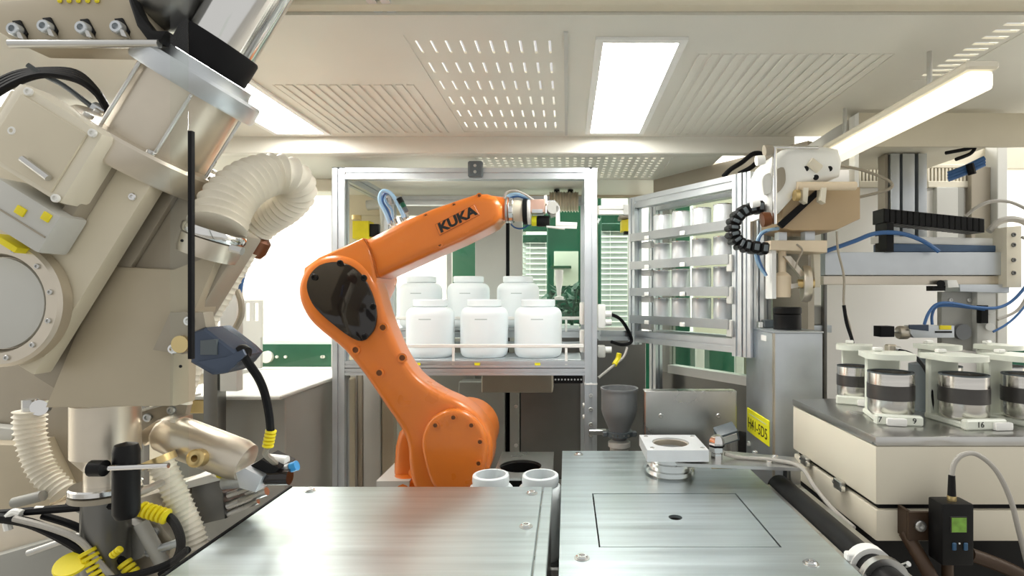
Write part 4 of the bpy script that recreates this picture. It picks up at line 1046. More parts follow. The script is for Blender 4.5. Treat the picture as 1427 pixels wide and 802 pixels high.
# ---- flow sensor with green display
t = thing('display_sensor', 'black sensor with a green display in front of the cream cabinet', 'sensor', (0.65, 0.95, CZ - 0.454))
x0, x1, y0, y1 = 0.624, 0.677, 0.93, 0.968; z0, z1 = CZ - 0.450, CZ - 0.347
MB().box((x0, y0, z0), (x1, y1, z1), 0.004, 2).build('housing', 'black_plastic', t)
lcd = MB().box((x0 + 0.0125, y0 - 0.0012, z1 - 0.048), (x0 + 0.041, y0 + 0.001, z1 - 0.020), 0.0008).build('display_frame', 'black_gloss', t)
MB().box((x0 + 0.0145, y0 - 0.0018, z1 - 0.046), (x0 + 0.039, y0 - 0.0012, z1 - 0.022)).build('display', 'lcd', lcd)
for dx in (0.019, 0.038): MB().cbox((x0 + dx, y0 - 0.001, z1 - 0.070), (0.007, 0.003, 0.013), 0.0012).build('button', 'button_blue', t)
MB().cyl((x0 + 0.028, y0 - 0.001, z1 - 0.065), (x0 + 0.028, y0, z1 - 0.065), 0.0015, n=8).build('indicator', 'white_plastic', t)
br = MB().box((x0 - 0.032, 0.969, CZ - 0.425), (x0 + 0.02, 0.975, CZ - 0.375), 0.001).build('bracket', 'dark_brown', t)
MB().box((x0 - 0.032, 0.975, CZ - 0.425), (x0 - 0.026, 1.002, CZ - 0.375)).build('bracket_arm', 'dark_brown', br)
screw(br, (x0 - 0.014, 0.969, CZ - 0.398), (0, -1, 0), 0.010, 'steel')
px_ = W(1328, 0, 0.945)
MB().cyl((px_.x, 0.948, z1), (px_.x, 0.948, z1 + 0.008), 0.007, n=14).build('socket', 'brass', t)
MB().cyl((px_.x, 0.948, z1 + 0.008), (px_.x, 0.948, z1 + 0.042), 0.0065, 0.0052, n=14).build('plug', 'black_plastic', t)
MB().cyl((x0 + 0.022, 0.95, z0 - 0.03), (x0 + 0.022, 0.95, z0), 0.009, n=14).build('lower_port', 'dark_brown', t)
tag(MB().tube([(px_.x, 0.948, z1 + 0.0425), W(1330, 645, 0.948), W(1342, 633, 0.948), W(1362, 633, 0.95), W(1388, 655, 0.95), W(1408, 695, 0.95), W(1420, 740, 0.95), W(1435, 800, 0.95)], 0.0042, 10).build('sensor_cable', 'grey_cable'), 'grey cable arching from the black display sensor', 'cable')
tag(MB().tube([W(1352, 772, 0.98), W(1400, 790, 0.98), W(1450, 815, 0.98)], 0.012, 12).build('copper_pipe', 'dark_brown'), 'brown pipe under the cream cabinet beside the display sensor', 'pipe')
tag(MB().tube([W(1262, 742, 0.99), W(1290, 790, 0.95), W(1310, 830, 0.93)], 0.012, 12).build('drain_pipe', 'dark_brown'), 'dark pipe dropping beside the ring clamp', 'pipe')

# ================================================================== STEEL BLOCK with yellow sign
t = thing('steel_enclosure', 'upright stainless enclosure with a yellow sign', 'enclosure', (0.6, 1.55, 0.80))
ex0, ex1, ey0, ey1, ez = 0.535, 0.663, 1.45, 1.672, CZ - 0.0985
MB().box((ex0, ey0, 0.50), (ex1, ey1, ez), 0.003, 2).build('body', 'alu', t)
MB().box((ex0 - 0.002, ey0 - 0.002, ez), (ex1 + 0.002, ey1 + 0.002, ez + 0.005), 0.001).build('lid', 'alu', t)
MB().box((ex0 - 0.0015, ey0 - 0.0015, 0.50), (ex0 + 0.004, ey0 + 0.004, ez)).build('corner_strip', 'alu_warm', t)
for y in (1.50, 1.60): MB().box((ex0 - 0.001, y, ez - 0.025), (ex0, y + 0.04, ez - 0.010)).build('type_tag', 'white_plastic', t)
sg = MB().box((ex0 - 0.0025, 1.476, CZ - 0.400), (ex0, 1.654, CZ - 0.331), 0.001).build('sign', 'sign_yellow', t)
text_mesh('lettering', 'H41-5D5', 0.042, 'ink', sg, (ex0 - 0.0029, 1.565, CZ - 0.373), (0, -1, 0), (0, 0, 1), 0.0003, 0.0, 1.0)
MB().box((ex0 - 0.0029, 1.495, CZ - 0.3465), (ex0 - 0.0025, 1.635, CZ - 0.3445)).build('small_print_line', 'soft_ink', sg)
for y in (1.48, 1.64): screw(t, (ex0, y, CZ - 0.435), (-1, 0, 0), 0.008, 'white_plastic')
c = Vector((W(1097, 0, 1.53).x, 1.53, ez + 0.005))
t = thing('rotary_switch', 'short black rotary knob on top of the stainless enclosure', 'knob', c)
MB().lathe([(0.036, 0), (0.036, 0.040), (0.034, 0.042), (0.037, 0.044), (0.037, 0.058), (0.034, 0.061), (0, 0.061)], c, n=32).build('cap', 'black_plastic', t)
t = thing('terminal_box', 'small black and white connector on top of the stainless enclosure', 'connector', (0.565, 1.6, ez + 0.005))
MB().cbox((0.578, 1.60, ez + 0.017), (0.04, 0.03, 0.022), 0.003).build('housing', 'slate_plastic', t)
MB().cbox((0.552, 1.60, ez + 0.014), (0.012, 0.02, 0.017), 0.002).build('plug', 'white_plastic', t)
t = thing('motor_housing', 'light grey motor housing behind the black knob', 'motor', W(1130, 458, 1.75))
MB().pprism([(1118, 425), (1147, 425), (1147, 452), (1118, 452)], 1.75, 1.72, 1.82, 0.008, 3).build('housing', 'light_grey', t)
MB().pprism([(1114, 452), (1151, 452), (1151, 462), (1114, 462)], 1.75, 1.71, 1.83, 0.003).build('flange', 'alu', t)
MB().pprism([(1118, 462), (1146, 462), (1146, 640), (1118, 640)], 1.75, 1.74, 1.80, 0.003).build('stand', 'steel_dark', t)
tag(MB().box(W(1148, 640, 1.7), W(1153, 320, 1.7) + Vector((0, 0.02, 0)), 0.002).build('support_bar', 'steel_dark'), 'dark upright bar behind the stainless enclosure', 'bar')

# ================================================================== WHITE DOSING HEAD
t = thing('dosing_head', 'white rounded dosing head with steel guide rods on a tan carrier', 'machine head', W(1110, 330, 1.5))
D = 1.45
MB().pprism([(1058, 262), (1060, 242), (1068, 226), (1082, 214), (1104, 209), (1136, 209), (1158, 213), (1163, 230), (1160, 250), (1136, 256), (1108, 262), (1094, 282), (1078, 300), (1061, 303), (1057, 285)], D, D - 0.05, D + 0.10, 0.022, 4).build('housing', 'white_plastic', t, ang=60)
MB().pprism([(1062, 252), (1066, 243), (1074, 242), (1076, 255), (1073, 268), (1065, 270)], D - 0.052, D - 0.054, D - 0.045, 0.001, 1, smooth=4).build('window', 'light_grey', t)
MB().pprism([(1080, 240), (1092, 233), (1095, 250), (1090, 262), (1081, 268)], D - 0.052, D - 0.053, D - 0.045, 0.001, 1, smooth=3).build('window', 'taupe_paint', t)
cr = MB().pprism([(1086, 268), (1118, 262), (1194, 262), (1194, 306), (1160, 322), (1100, 322), (1086, 318)], D + 0.02, D, D + 0.16, 0.006, 2).build('carrier', 'ochre_paint', t)
MB().cyl(W(1110, 259, D - 0.05), W(1192, 259, D - 0.05), 0.011, n=16).build('cross_tube', 'ghost_tint_plastic', t)
MB().cyl(W(1107, 272, D - 0.06), W(1113, 272, D - 0.06), 0.014, n=16).build('tube_end', 'brass', t)
for px in (1121, 1146): MB().pprism([(px - 4, 262), (px + 4, 262), (px + 2, 284), (px - 5, 280)], D - 0.05, D - 0.06, D - 0.035, 0.002).build('hook', 'cream_paint', t)
MB().cyl(W(1079.5, 206, D - 0.07), W(1079.5, 312, D - 0.07), 0.0055, n=12).build('guide_rod', 'chrome', t)
MB().cyl(W(1066, 205, D - 0.06), W(1140, 206, D - 0.06), 0.0045, n=12).build('guide_rod', 'chrome', t)
for px, py, r, m in ((1071, 210, 0.014, 'taupe_paint'), (1060, 224, 0.012, 'white_plastic'), (1068, 306, 0.018, 'brown_bolt'), (1053, 284, 0.010, 'white_plastic')):
    a = W(px, py, D - 0.07); MB().lathe([(0, 0), (r, 0), (r * 1.05, 0.006), (r * .9, 0.02), (0, 0.022)], a + Vector((-0.011, 0, 0)), (1, 0, 0.15), 16).build('knob', m, t)
for px, py in ((1123, 235), (1156, 235), (1137, 247)): MB().cyl(W(px, py, D - 0.0505), W(px, py, D - 0.045), 0.007, n=12).build('port', 'black_plastic', t)
MB().cyl(W(1128, 225, D - 0.055), W(1142, 236, D - 0.055), 0.012, n=12).build('nozzle', 'cream_paint', t)
MB().pprism([(1083, 312), (1140, 262), (1150, 262), (1090, 318)], D - 0.005, D - 0.012, D - 0.001).build('belt', 'black_rubber', t)
# gripper unit below the carrier
t = thing('cap_gripper', 'cream cap gripper with a round disc below the white dosing head', 'gripper', W(1105, 420, 1.5))
D = 1.47
MB().pprism([(1068, 336), (1146, 336), (1146, 353), (1068, 349)], D, D - 0.03, D + 0.06, 0.004).build('top_plate', 'ghost_tint_plastic', t)
MB().pprism([(1072, 349), (1078, 349), (1078, 416), (1072, 416)], D, D - 0.02, D + 0.03, 0.002).build('side_plate', 'white_plastic', t)
MB().pprism([(1085, 323), (1097, 323), (1097, 336), (1085, 336)], D, D, D + 0.03, 0.002).build('coupler', 'alu', t)
MB().pprism([(1122, 322), (1136, 322), (1136, 336), (1122, 336)], D, D, D + 0.03, 0.002).build('coupler', 'alu', t)
a = W(1090, 414, D)
MB().lathe([(0, 0), (0.020, 0), (0.022, 0.006), (0.022, 0.055), (0.016, 0.062), (0.010, 0.066), (0.010, 0.122), (0, 0.122)], a, n=20).build('plunger', 'ghost_tint_plastic', t)
MB().pprism([(1088, 357), (1098, 357), (1118, 382), (1112, 386)], D, D - 0.02, D - 0.005, 0.002).build('lever', 'alu_warm', t)
b = W(1123, 395, D)
dsc = MB().lathe([(0.012, -0.008), (0.046, -0.010), (0.048, -0.004), (0.048, 0.004), (0.046, 0.010), (0.012, 0.008)], b, (1, -0.25, 0), 32, True).build('disc', 'alu_warm', t)
MB().cyl(b - Vector((0.02, -0.005, 0)), b + Vector((0.02, -0.005, 0)), 0.012, n=16).build('disc_hub', 'brass', dsc)
MB().pprism([(1096, 396), (1123, 393), (1123, 398), (1096, 403)], D, D - 0.005, D + 0.005).build('axle', 'steel', t)
MB().pprism([(1136, 353), (1146, 353), (1146, 400), (1138, 400)], D, D + 0.01, D + 0.03, 0.002).build('side_plate', 'cream_paint', t)
MB().tube([W(1110, 340, D - 0.03), W(1118, 348, D - 0.035), (W(1112, 362, D - 0.035)), W(1108, 374, D - 0.03)], 0.0022, 6).build('wire', 'taupe_paint', t)
# energy chain
t = thing('energy_chain', 'black C-shaped energy chain left of the dosing head', 'energy chain', W(1030, 352, 1.46))
path = catmull([W(1062, 289, 1.42), W(1040, 292, 1.42), (W(1024, 305, 1.42)), W(1020, 322, 1.42), W(1027, 338, 1.42), W(1044, 344, 1.42), W(1068, 347, 1.42)], 4)
pts = path[::2]
for i in range(len(pts) - 1):
    a, b = pts[i], pts[i + 1]; d = (b - a); ang = math.atan2(d.z, d.x)
    R = Matrix.Rotation(-ang, 3, 'Y'); L = d.length
    lk = MB().cbox((a + b) / 2, (L * 1.02, 0.05, 0.030), 0.005, 1, R).build('link', 'black_plastic', t)
    MB().cbox((a + b) / 2 + Vector((0, -0.0255, 0)), (L * .5, 0.003, 0.016), 0.001, 1, R).build('link_pin', 'slate_plastic', lk)
for k, m in enumerate(('pale_blue_tube', 'blue_tube')):
    tag(MB().tube([W(1085 - k * 3, 318, 1.47), W(1062, 324 + k, 1.46), (W(1053 + k * 2, 345, 1.46)), W(1056 + k * 3, 366, 1.46), W(1068, 384, 1.46)], 0.0042, 8).build('air_tube', m), ('pale blue' if k == 0 else 'darker blue') + ' air tube curling below the energy chain', 'tube')

# ================================================================== GANTRY
t = thing('gantry_axis', 'horizontal aluminium gantry axis with end plate above the carousel', 'gantry', W(1300, 410, 1.6))
D = 1.55
MB().pprism([(1150, 351), (1410, 351), (1410, 383), (1150, 383)], D, D, D + 0.07, 0.003).build('beam', 'alu', t)
MB().pprism([(1150, 384), (1412, 384), (1412, 396), (1150, 396)], D, D + 0.01, D + 0.07, 0.002).build('rail', 'alu_warm', t)
MB().pprism([(1232, 327), (1400, 330), (1400, 341), (1232, 337)], D, D + 0.03, D + 0.07, 0.003).build('cover_strip', 'white_plastic', t)
MB().pprism([(1236, 338), (1405, 341), (1405, 350), (1236, 350)], D, D + 0.02, D + 0.07, 0.003).build('hose_tray', 'slate_blue', t)
ep = MB().pprism([(1403, 316), (1424, 314), (1424, 400), (1403, 400)], D - 0.02, D - 0.02, D + 0.10, 0.003).build('end_plate', 'cream_paint', t)
for py in (327, 341, 362, 380): p = W(1412, py, D - 0.02); screw(ep, (p.x, D - 0.02, p.z), (0, -1, 0), 0.006, 'steel_dark')
MB().pprism([(1233, 310), (1243, 310), (1243, 351), (1233, 351)], D, D - 0.01, D + 0.05, 0.002).build('chain_bracket', 'black_plastic', t)
for i in range(17):
    x0 = 1232 + i * 8.3; y0 = 299 + i * 0.85
    MB().pprism([(x0, y0 - 9), (x0 + 7.8, y0 - 8.2), (x0 + 7.8, y0 + 11), (x0, y0 + 10.5)], D, D, D + 0.06, 0.002, 1).build('chain_link', 'black_plastic', t)
ca = MB().pprism([(1336, 396), (1405, 396), (1405, 408), (1336, 406)], D, D - 0.005, D + 0.06, 0.002).build('carriage', 'alu', t)
MB().pprism([(1300, 398), (1318, 398), (1318, 405), (1300, 405)], D, D, D + 0.03, 0.002).build('connector', 'black_plastic', t)
MB().cyl(W(1311, 395, D - 0.01), W(1311, 395, D + 0.02), 0.010, n=14).build('connector_nut', 'black_plastic', t)
MB().pprism([(1317, 390), (1330, 390), (1334, 400), (1318, 401)], D, D - 0.01, D + 0.02, 0.003).build('fitting', 'white_plastic', t)
MB().pprism([(1319, 406), (1362, 406), (1362, 488), (1319, 488)], D, D + 0.02, D + 0.04, 0.002).build('vertical_plate', 'grey_paint', t)
MB().pprism([(1362, 405), (1388, 405), (1388, 490), (1362, 490)], D, D + 0.0, D + 0.05, 0.002).build('vertical_slide', 'light_grey', t)
MB().pprism([(1364, 425), (1374, 425), (1374, 450), (1364, 450)], D - 0.01, D - 0.02, D, 0.003).build('valve', 'black_plastic', t)
for py in (432, 455, 478): MB().cyl(W(1380, py, D - 0.02), W(1380, py, D), 0.011, n=12).build('valve_knob', 'white_plastic', t)
for px, py in ((1331, 418), (1357, 418), (1331, 468)): p = W(px, py, D); screw(t, (p.x, D + 0.02, p.z), (0, -1, 0), 0.006, 'steel')
t = thing('finger_gripper', 'horizontal pneumatic gripper with a black pad, fixed to the grey plate', 'gripper', W(1290, 475, 1.53))
MB().pprism([(1225, 454), (1244, 454), (1244, 469), (1225, 469)], D, D - 0.01, D + 0.03, 0.003).build('pad', 'black_rubber', t)
MB().cyl(W(1244, 461.5, D + 0.01), W(1252, 461.5, D + 0.01), 0.005, n=10).build('rod', 'steel', t)
MB().lathe([(0, 0), (0.017, 0), (0.019, 0.004), (0.019, 0.024), (0.017, 0.028), (0, 0.028)], W(1251, 463, D + 0.01), (1, 0, 0), 18).build('collar', 'alu_warm', t)
MB().pprism([(1265, 453), (1326, 453), (1326, 470), (1270, 470), (1265, 464)], D, D - 0.012, D + 0.018, 0.002).build('cylinder_body', 'alu', t)
MB().pprism([(1266, 452), (1293, 452), (1293, 461), (1266, 458)], D - 0.012, D - 0.016, D - 0.012, 0.001).build('valve', 'blue_grey', t)
MB().pprism([(1309, 453), (1325, 453), (1325, 459), (1309, 459)], D - 0.012, D - 0.015, D - 0.012, 0.001).build('sticker', 'yellow', t)
MB().pprism([(1303, 461), (1326, 461), (1326, 463.5), (1303, 463.5)], D - 0.012, D - 0.0145, D - 0.012).build('slot', 'black_plastic', t)
MB().lathe([(0, 0), (0.022, 0), (0.022, 0.012), (0, 0.012)], W(1339, 462, D + 0.018), (0, -1, 0), 22).build('rotary_cap', 'grey_plastic', t)
def cab(label, pts, D, r, m, name='air_tube', cat='tube'):
    d0, d1 = D if isinstance(D, tuple) else (D, D); n_ = len(pts) - 1
    return tag(MB().tube([W(x, y, d0 + (d1 - d0) * i / n_) for i, (x, y) in enumerate(pts)], r, 8).build(name, m), label, cat)
cab('blue air tube bending from the finger gripper to the grey plate', [(1288, 452), (1294, 436), (1305, 424), (1325, 422), (1360, 428), (1392, 428), (1415, 415), (1440, 385)], 1.52, 0.0042, 'blue_tube')
cab('second blue air tube rising from the finger gripper', [(1299, 452), (1299, 438), (1306, 427), (1330, 426), (1372, 431)], 1.53, 0.0038, 'blue_tube')
cab('blue hose arching over the gantry beam', [(1150, 350), (1190, 336), (1220, 325), (1255, 325), (1285, 335), (1308, 350)], 1.53, 0.006, 'blue_tube', 'air_hose', 'hose')
cab('thin grey cable curving from the gantry end plate', [(1424, 330), (1440, 345), (1436, 395), (1420, 430), (1390, 445)], 1.5, 0.004, 'grey_cable', 'signal_cable', 'cable')
cab('thin blue cable below the gantry end plate', [(1384, 462), (1402, 452), (1420, 436), (1440, 410)], 1.52, 0.0032, 'blue_tube', 'signal_cable', 'cable')
cab('grey hose looping in front of the bright right opening', [(1345, 302), (1362, 288), (1385, 280), (1410, 282), (1440, 296)], 1.62, 0.005, 'grey_cable', 'signal_hose', 'hose')
cab('wide grey hose over the gantry end plate', [(1378, 322), (1392, 309), (1412, 305), (1432, 312), (1445, 330)], 1.58, 0.009, 'grey_cable', 'signal_hose', 'hose')
cab('thin brown cable hanging from the tan carrier', [(1166, 322), (1168, 350), (1176, 385), (1176, 425), (1184, 455), (1190, 488)], 1.44, 0.003, 'taupe_paint', 'hanging_cable', 'cable')
cab('black cable hanging to the back left cup holder', [(1176, 425), (1180, 450), (1187, 472), (1189, 486)], 1.40, 0.0045, 'black_rubber', 'hanging_cable', 'cable')
cab('black cable loop beside the white dosing head', [(1160, 230), (1190, 234), (1225, 245), (1243, 256), (1235, 265), (1195, 275)], 1.50, 0.004, 'taupe_paint', 'looped_cable', 'cable')
t = thing('upright_profile', 'wide bluish aluminium upright profile above the gantry', 'profile', W(1266, 345, 1.75))
for x0, x1 in ((1242, 1254), (1258, 1275), (1280, 1292)):
    MB().pprism([(x0, 213.5), (x1, 213.5), (x1, 345), (x0, 345)], 1.72, 1.72, 1.78, 0.002).build('profile_rib', 'alu', t)
MB().pprism([(1244, 213.5), (1290, 213.5), (1290, 345), (1244, 345)], 1.72, 1.74, 1.77).build('profile_web', 'slate_plastic', t)
MB().pprism([(1236, 213.5), (1240, 213.5), (1240, 345), (1236, 345)], 1.72, 1.73, 1.77).build('side_strip', 'taupe_paint', t)
# hood with cable tray
t = thing('hood', 'beige hood panel over the gantry', 'hood', W(1290, 205, 1.5))
MB().pprism([(1197, 157), (1440, 157), (1440, 204), (1197, 204)], 1.5, 1.5, 1.515, 0.003).build('front_panel', 'beige_paint', t)
z = 1.749
MB().box((W(1197, 0, 1.5).x, 1.516, z), (W(1440, 0, 1.5).x, 1.96, z + 0.004)).build('under_panel', 'cream_paint', t)
MB().pprism([(1191, 160), (1197, 156), (1197, 306), (1191, 306)], 1.5, 1.5, 1.53, 0.001).build('corner_strip', 'white_plastic', t)
tag(MB().pprism([(1120, 206), (1160, 180), (1192, 162), (1192, 206)], 1.58, 1.56, 1.58, 0.002).build('gusset_plate', 'white_plastic'), 'white gusset plate between ceiling and hood', 'plate')
cab('black bundled cable under the beige hood', [(1318, 213), (1345, 208), (1358, 205), (1352, 214), (1332, 222)], 1.55, 0.005, 'black_rubber', 'cable_bundle', 'cable')
t = thing('blue_hose_bundle', 'dark blue hose bundle sloping under the beige hood', 'hose', W(1345, 245, 1.6))
for k in range(3): MB().tube([W(1321, 242 + k * 4, 1.62), W(1345, 233 + k * 4, 1.6), W(1372, 220 + k * 4, 1.58)], 0.007, 8).build('hose', 'blue_tube', t)
MB().tube([W(1351, 228, 1.58), W(1355, 243, 1.58)], 0.01, 8, 0).build('tie', 'black_rubber', t)

cab('black cables looping above the energy chain', [(1008, 246), (1018, 236), (1034, 226), (1050, 214), (1062, 216), (1048, 232), (1030, 242)], 1.66, 0.007, 'black_rubber', 'looped_cable', 'cable')
# ================================================================== LEFT: TILTED MILL / HOPPER MACHINE
DM = 0.90
SM = DM / FPX
U = Vector((0.526, 0, 0.85)).normalized(); V = Vector((0.85, 0, -0.526)).normalized(); O = W(209, 218, DM)
def M(a, b, w=0.0):
    D = DM + w
    return W(209, 218, D) + V * (a * D / FPX) + U * (b * D / FPX)
def slab(a0, a1, b0, b1, w0, w1, bev=0.0):
    """box in the tilted frame of the machine; a along V, b along U (pixels at its front face), w depth in metres"""
    R = Matrix((V, Vector((0, 1, 0)), U)).transposed(); k = (DM + w0) / FPX
    c = M((a0 + a1) / 2, (b0 + b1) / 2, w0) + Vector((0, (w1 - w0) / 2, 0))
    return MB().cbox(c, ((a1 - a0) * k, w1 - w0, (b1 - b0) * k), bev, 2, R)
def poly(pts, w0, w1, bev=0.004, local=False):
    q = [(M(a, b).x, M(a, b).z) if local else (W(a, b, DM).x, W(a, b, DM).z) for a, b in pts]
    return MB().prism(q, DM + w0, DM + w1, bev, 2)
mill = thing('tilted_mill', 'tilted beige mill with a steel feed cylinder and round drum', 'machine', (W(150, 0, DM).x, DM, 0.60))
# feed cylinder
MB().lathe([(0, -20 * SM), (95 * SM, -20 * SM), (97 * SM, -16 * SM), (97 * SM, 12 * SM), (94 * SM, 16 * SM), (0, 16 * SM)], M(0, 0), U, 48).build('lower_flange', 'alu_warm', mill)
MB().lathe([(0, 0), (66 * SM, 0), (66 * SM, 92 * SM), (0, 92 * SM)], M(2, 16), U, 48).build('feed_cylinder', 'alu_warm', mill)
fl = MB().lathe([(0, 0), (78 * SM, 0), (80 * SM, 3 * SM), (80 * SM, 23 * SM), (77 * SM, 27 * SM), (62 * SM, 27 * SM), (60 * SM, 33 * SM), (60 * SM, 40 * SM), (0, 40 * SM)], M(4, 108), U, 48).build('upper_flange', 'alu', mill)
for k in range(6):
    an = k * 2 * PI / 6 + 0.12; d = V * math.cos(an) + Vector((0, 1, 0)) * math.sin(an)
    MB().cyl(M(4, 16) + d * 72 * SM, M(4, 107) + d * 72 * SM, 2.2 * SM, n=8).build('tie_rod', 'steel', mill)
    screw(fl, M(0, 16) + d * 85 * SM, U, 6 * SM, 'steel')
MB().lathe([(0, 0), (49 * SM, 0), (50 * SM, 3 * SM), (50 * SM, 36 * SM), (48 * SM, 39 * SM), (0, 39 * SM)], M(3, 149), U, 40).build('collar', 'black_rubber', mill)
MB().lathe([(0, 0), (43 * SM, 0), (43 * SM, 170 * SM), (0, 170 * SM)], M(4, 188), U, 40).build('feed_pipe', 'chrome', mill)
# housing
slab(20, 172, -205, -24, -0.02, 0.03, 0.006).build('housing', 'taupe_paint', mill)
fp = slab(-215, 22, -345, -22, -0.075, -0.045, 0.004).build('front_plate', 'beige_paint', mill)
slab(-215, 20, -345, -24, -0.0445, 0.15, 0.004).build('rear_housing', 'tan_paint', mill)
slab(22, 58, -345, -24, -0.030, -0.0205, 0.002).build('channel', 'taupe_paint', mill)
for a, b in ((32, -35), (35, -100), (10, -60), (38, -240)):
    screw(fp, M(a if a > 25 else a, b, -0.075 if a < 22 else -0.03), (0, -1, 0), 5 * SM, 'chrome')
# right-hand lower panel and hopper below
poly([(176, 372), (262, 376), (326, 352), (282, 452), (264, 470), (262, 560), (90, 562), (128, 470)], -0.035, 0.02, 0.005).build('hopper', 'tan_paint', mill)
# drum on the front plate
c = W(3, 422, DM - 0.09)
dr = MB().lathe([(0, 0.0), (76 * SM, 0), (80 * SM, -0.004), (80 * SM, -0.020), (76 * SM, -0.024), (62 * SM, -0.024), (58 * SM, -0.014), (0, -0.014)], (c.x, DM - 0.0745, c.z), (0, 1, 0), 56).build('drum', 'alu_warm', mill)
MB().lathe([(0, -0.0), (57 * SM, 0), (57 * SM, -0.006), (30 * SM, -0.012), (0, -0.012)], (c.x, DM - 0.089, c.z), (0, 1, 0), 48).build('drum_window', 'light_grey', dr)
for k in range(12):
    an = k * PI / 6 + .2; q = Vector((c.x + math.cos(an) * 69 * SM, DM - 0.0985, c.z + math.sin(an) * 69 * SM)); screw(dr, q, (0, -1, 0), 3.5 * SM, 'steel')
# outlet pipe, flange and stand below the hopper
c = W(148, 0, DM + 0.05)
def zm(py): return W(0, py, DM + 0.05).z
MB().lathe([(42 * SM, zm(561)), (42 * SM, zm(632)), (26 * SM, zm(652)), (26 * SM, zm(672)), (0, zm(672))], (c.x, DM + 0.05, 0), n=36).build('outlet', 'alu_warm', mill)
of = MB().lathe([(0, zm(672)), (42 * SM, zm(672)), (44 * SM, zm(674)), (44 * SM, zm(680)), (40 * SM, zm(682)), (0, zm(682))], (c.x, DM + 0.05, 0), n=40).build('outlet_flange', 'chrome', mill)
MB().lathe([(0, zm(683)), (44 * SM, zm(683)), (44 * SM, zm(690)), (0, zm(690))], (c.x, DM + 0.05, 0), n=40).build('outlet_ring', 'taupe_paint', of)
MB().cyl((c.x, DM + 0.05, zm(690)), (c.x, DM + 0.05, 0.55), 30 * SM, n=28).build('stand', 'steel_dark', mill)

# instrument box on the mill
t = thing('instrument_box', 'cream instrument box with a cover window, mounted on the tilted mill', 'box', W(60, 345, DM))
slab(-215, -72, -125, -6, -0.13, -0.078, 0.012).build('housing', 'cream_paint', t)
slab(-200, -92, -116, -20, -0.134, -0.13, 0.003).build('window', 'beige_paint', t)
slab(-66, -48, -150, -40, -0.100, -0.0755, 0.002).build('dark_strip', 'taupe_paint', t)
slab(-170, -62, -198, -136, -0.125, -0.078, 0.006).build('terminal_cover', 'light_grey', t)
slab(-122, -108, -166, -154, -0.128, -0.125, 0.001).build('yellow_tag', 'yellow', t)
slab(-86, -74, -154, -142, -0.128, -0.125, 0.001).build('yellow_tag', 'yellow', t)
slab(-166, -66, -174, -172, -0.1265, -0.125).build('seam', 'taupe_paint', t)
slab(-130, -90, -214, -205, -0.115, -0.09, 0.002).build('lower_lamp', 'yellow', t)
for a, b in ((-190, -12), (-84, -14), (-180, -70), (-80, -118)): screw(t, M(a, b, -0.131), (0, -1, 0), 5 * SM, 'white_plastic')
MB().cyl(M(-150, -96, -0.14), M(-104, -100, -0.14), 4 * SM, n=10).build('rod', 'steel', t)
# black cable loop above the box
t = thing('cable_bundle', 'bundle of black cables arching over the instrument box', 'cable', W(100, 160, DM))
for k in range(4):
    MB().tube([W(-20, 140 - k * 5, DM + 0.0 + k * 0.012), W(20, 116 - k * 4, DM + k * 0.012), W(60, 104 - k * 2, DM + k * 0.012), W(105, 110 - k * 3, DM + k * .012), W(135, 130 - k, DM + k * .012), W(152, 158, DM + k * .012)], 0.0058, 8).build('cable', 'black_rubber', t)
MB().tube([W(38, 90, DM), W(60, 104, DM + 0.01), W(90, 120, DM + 0.01), W(130, 150, DM + 0.01)], 0.004, 8).build('cable', 'slate_plastic', t)
MB().cbox(W(152, 160, DM + .02), (0.03, 0.05, 0.02), 0.004, 1, Matrix.Rotation(0.55, 3, 'Y')).build('clamp', 'alu', t)

# bracket rail with four screws (upper left)
t = thing('mounting_rail', 'beige mounting rail with four clamp screws above the mill', 'rail', W(110, 65, 0.84))
D = 0.82
MB().pprism([(-10, 2), (178, -12), (212, 50), (205, 62), (20, 58), (-10, 40)], D, D, D + 0.06, 0.004).build('plate', 'tan_paint', t)
MB().cyl(W(14, 61, D - 0.008), W(222, 61, D - 0.008), 0.006, n=12).build('bar', 'steel', t)
for px, py in ((28, 44), (70, 40), (122, 42), (170, 41)):
    s_ = MB().pprism([(px - 9, py - 14), (px + 2, py - 15), (px + 12, py + 3), (px + 10, py + 12), (px - 2, py + 4)], D, D - 0.003, D + 0.001, 0.001).build('clamp_slot', 'black_plastic', t)
    p = W(px, py + 1, D); screw(s_, (p.x, D - 0.003, p.z), (0, -1, 0), 0.0095, 'alu', 'clamp_screw', 0.010)
    MB().pprism([(px + 4, py + 3), (px + 11, py + 6), (px + 16, py + 16), (px + 8, py + 14)], D, D - 0.012, D - 0.004, 0.001).build('clamp_tongue', 'steel', t)
for k in range(5): MB().box(W(78 + k * 13, 3, D - 0.004), W(88 + k * 13, -14, D) , 0.002).build('yellow_clip', 'yellow', t)
t = thing('pressure_dome', 'dark chrome dome beside the feed pipe', 'dome', W(225, 60, 0.87))
c = W(228, -4, 0.87)
MB().lathe([(0, -44 * SM), (12 * SM, -43 * SM), (34 * SM, -30 * SM), (44 * SM, -12 * SM), (46 * SM, 8 * SM), (46 * SM, 40 * SM), (0, 40 * SM)], c, (0.25, 0, 1), 36).build('dome', 'steel_dark', t)
MB().pprism([(183, -5), (195, 20), (212, 42), (232, 42), (222, 58), (205, 56), (190, 36), (178, 0)], 0.81, 0.81, 0.83, 0.004).build('cradle', 'black_plastic', t)

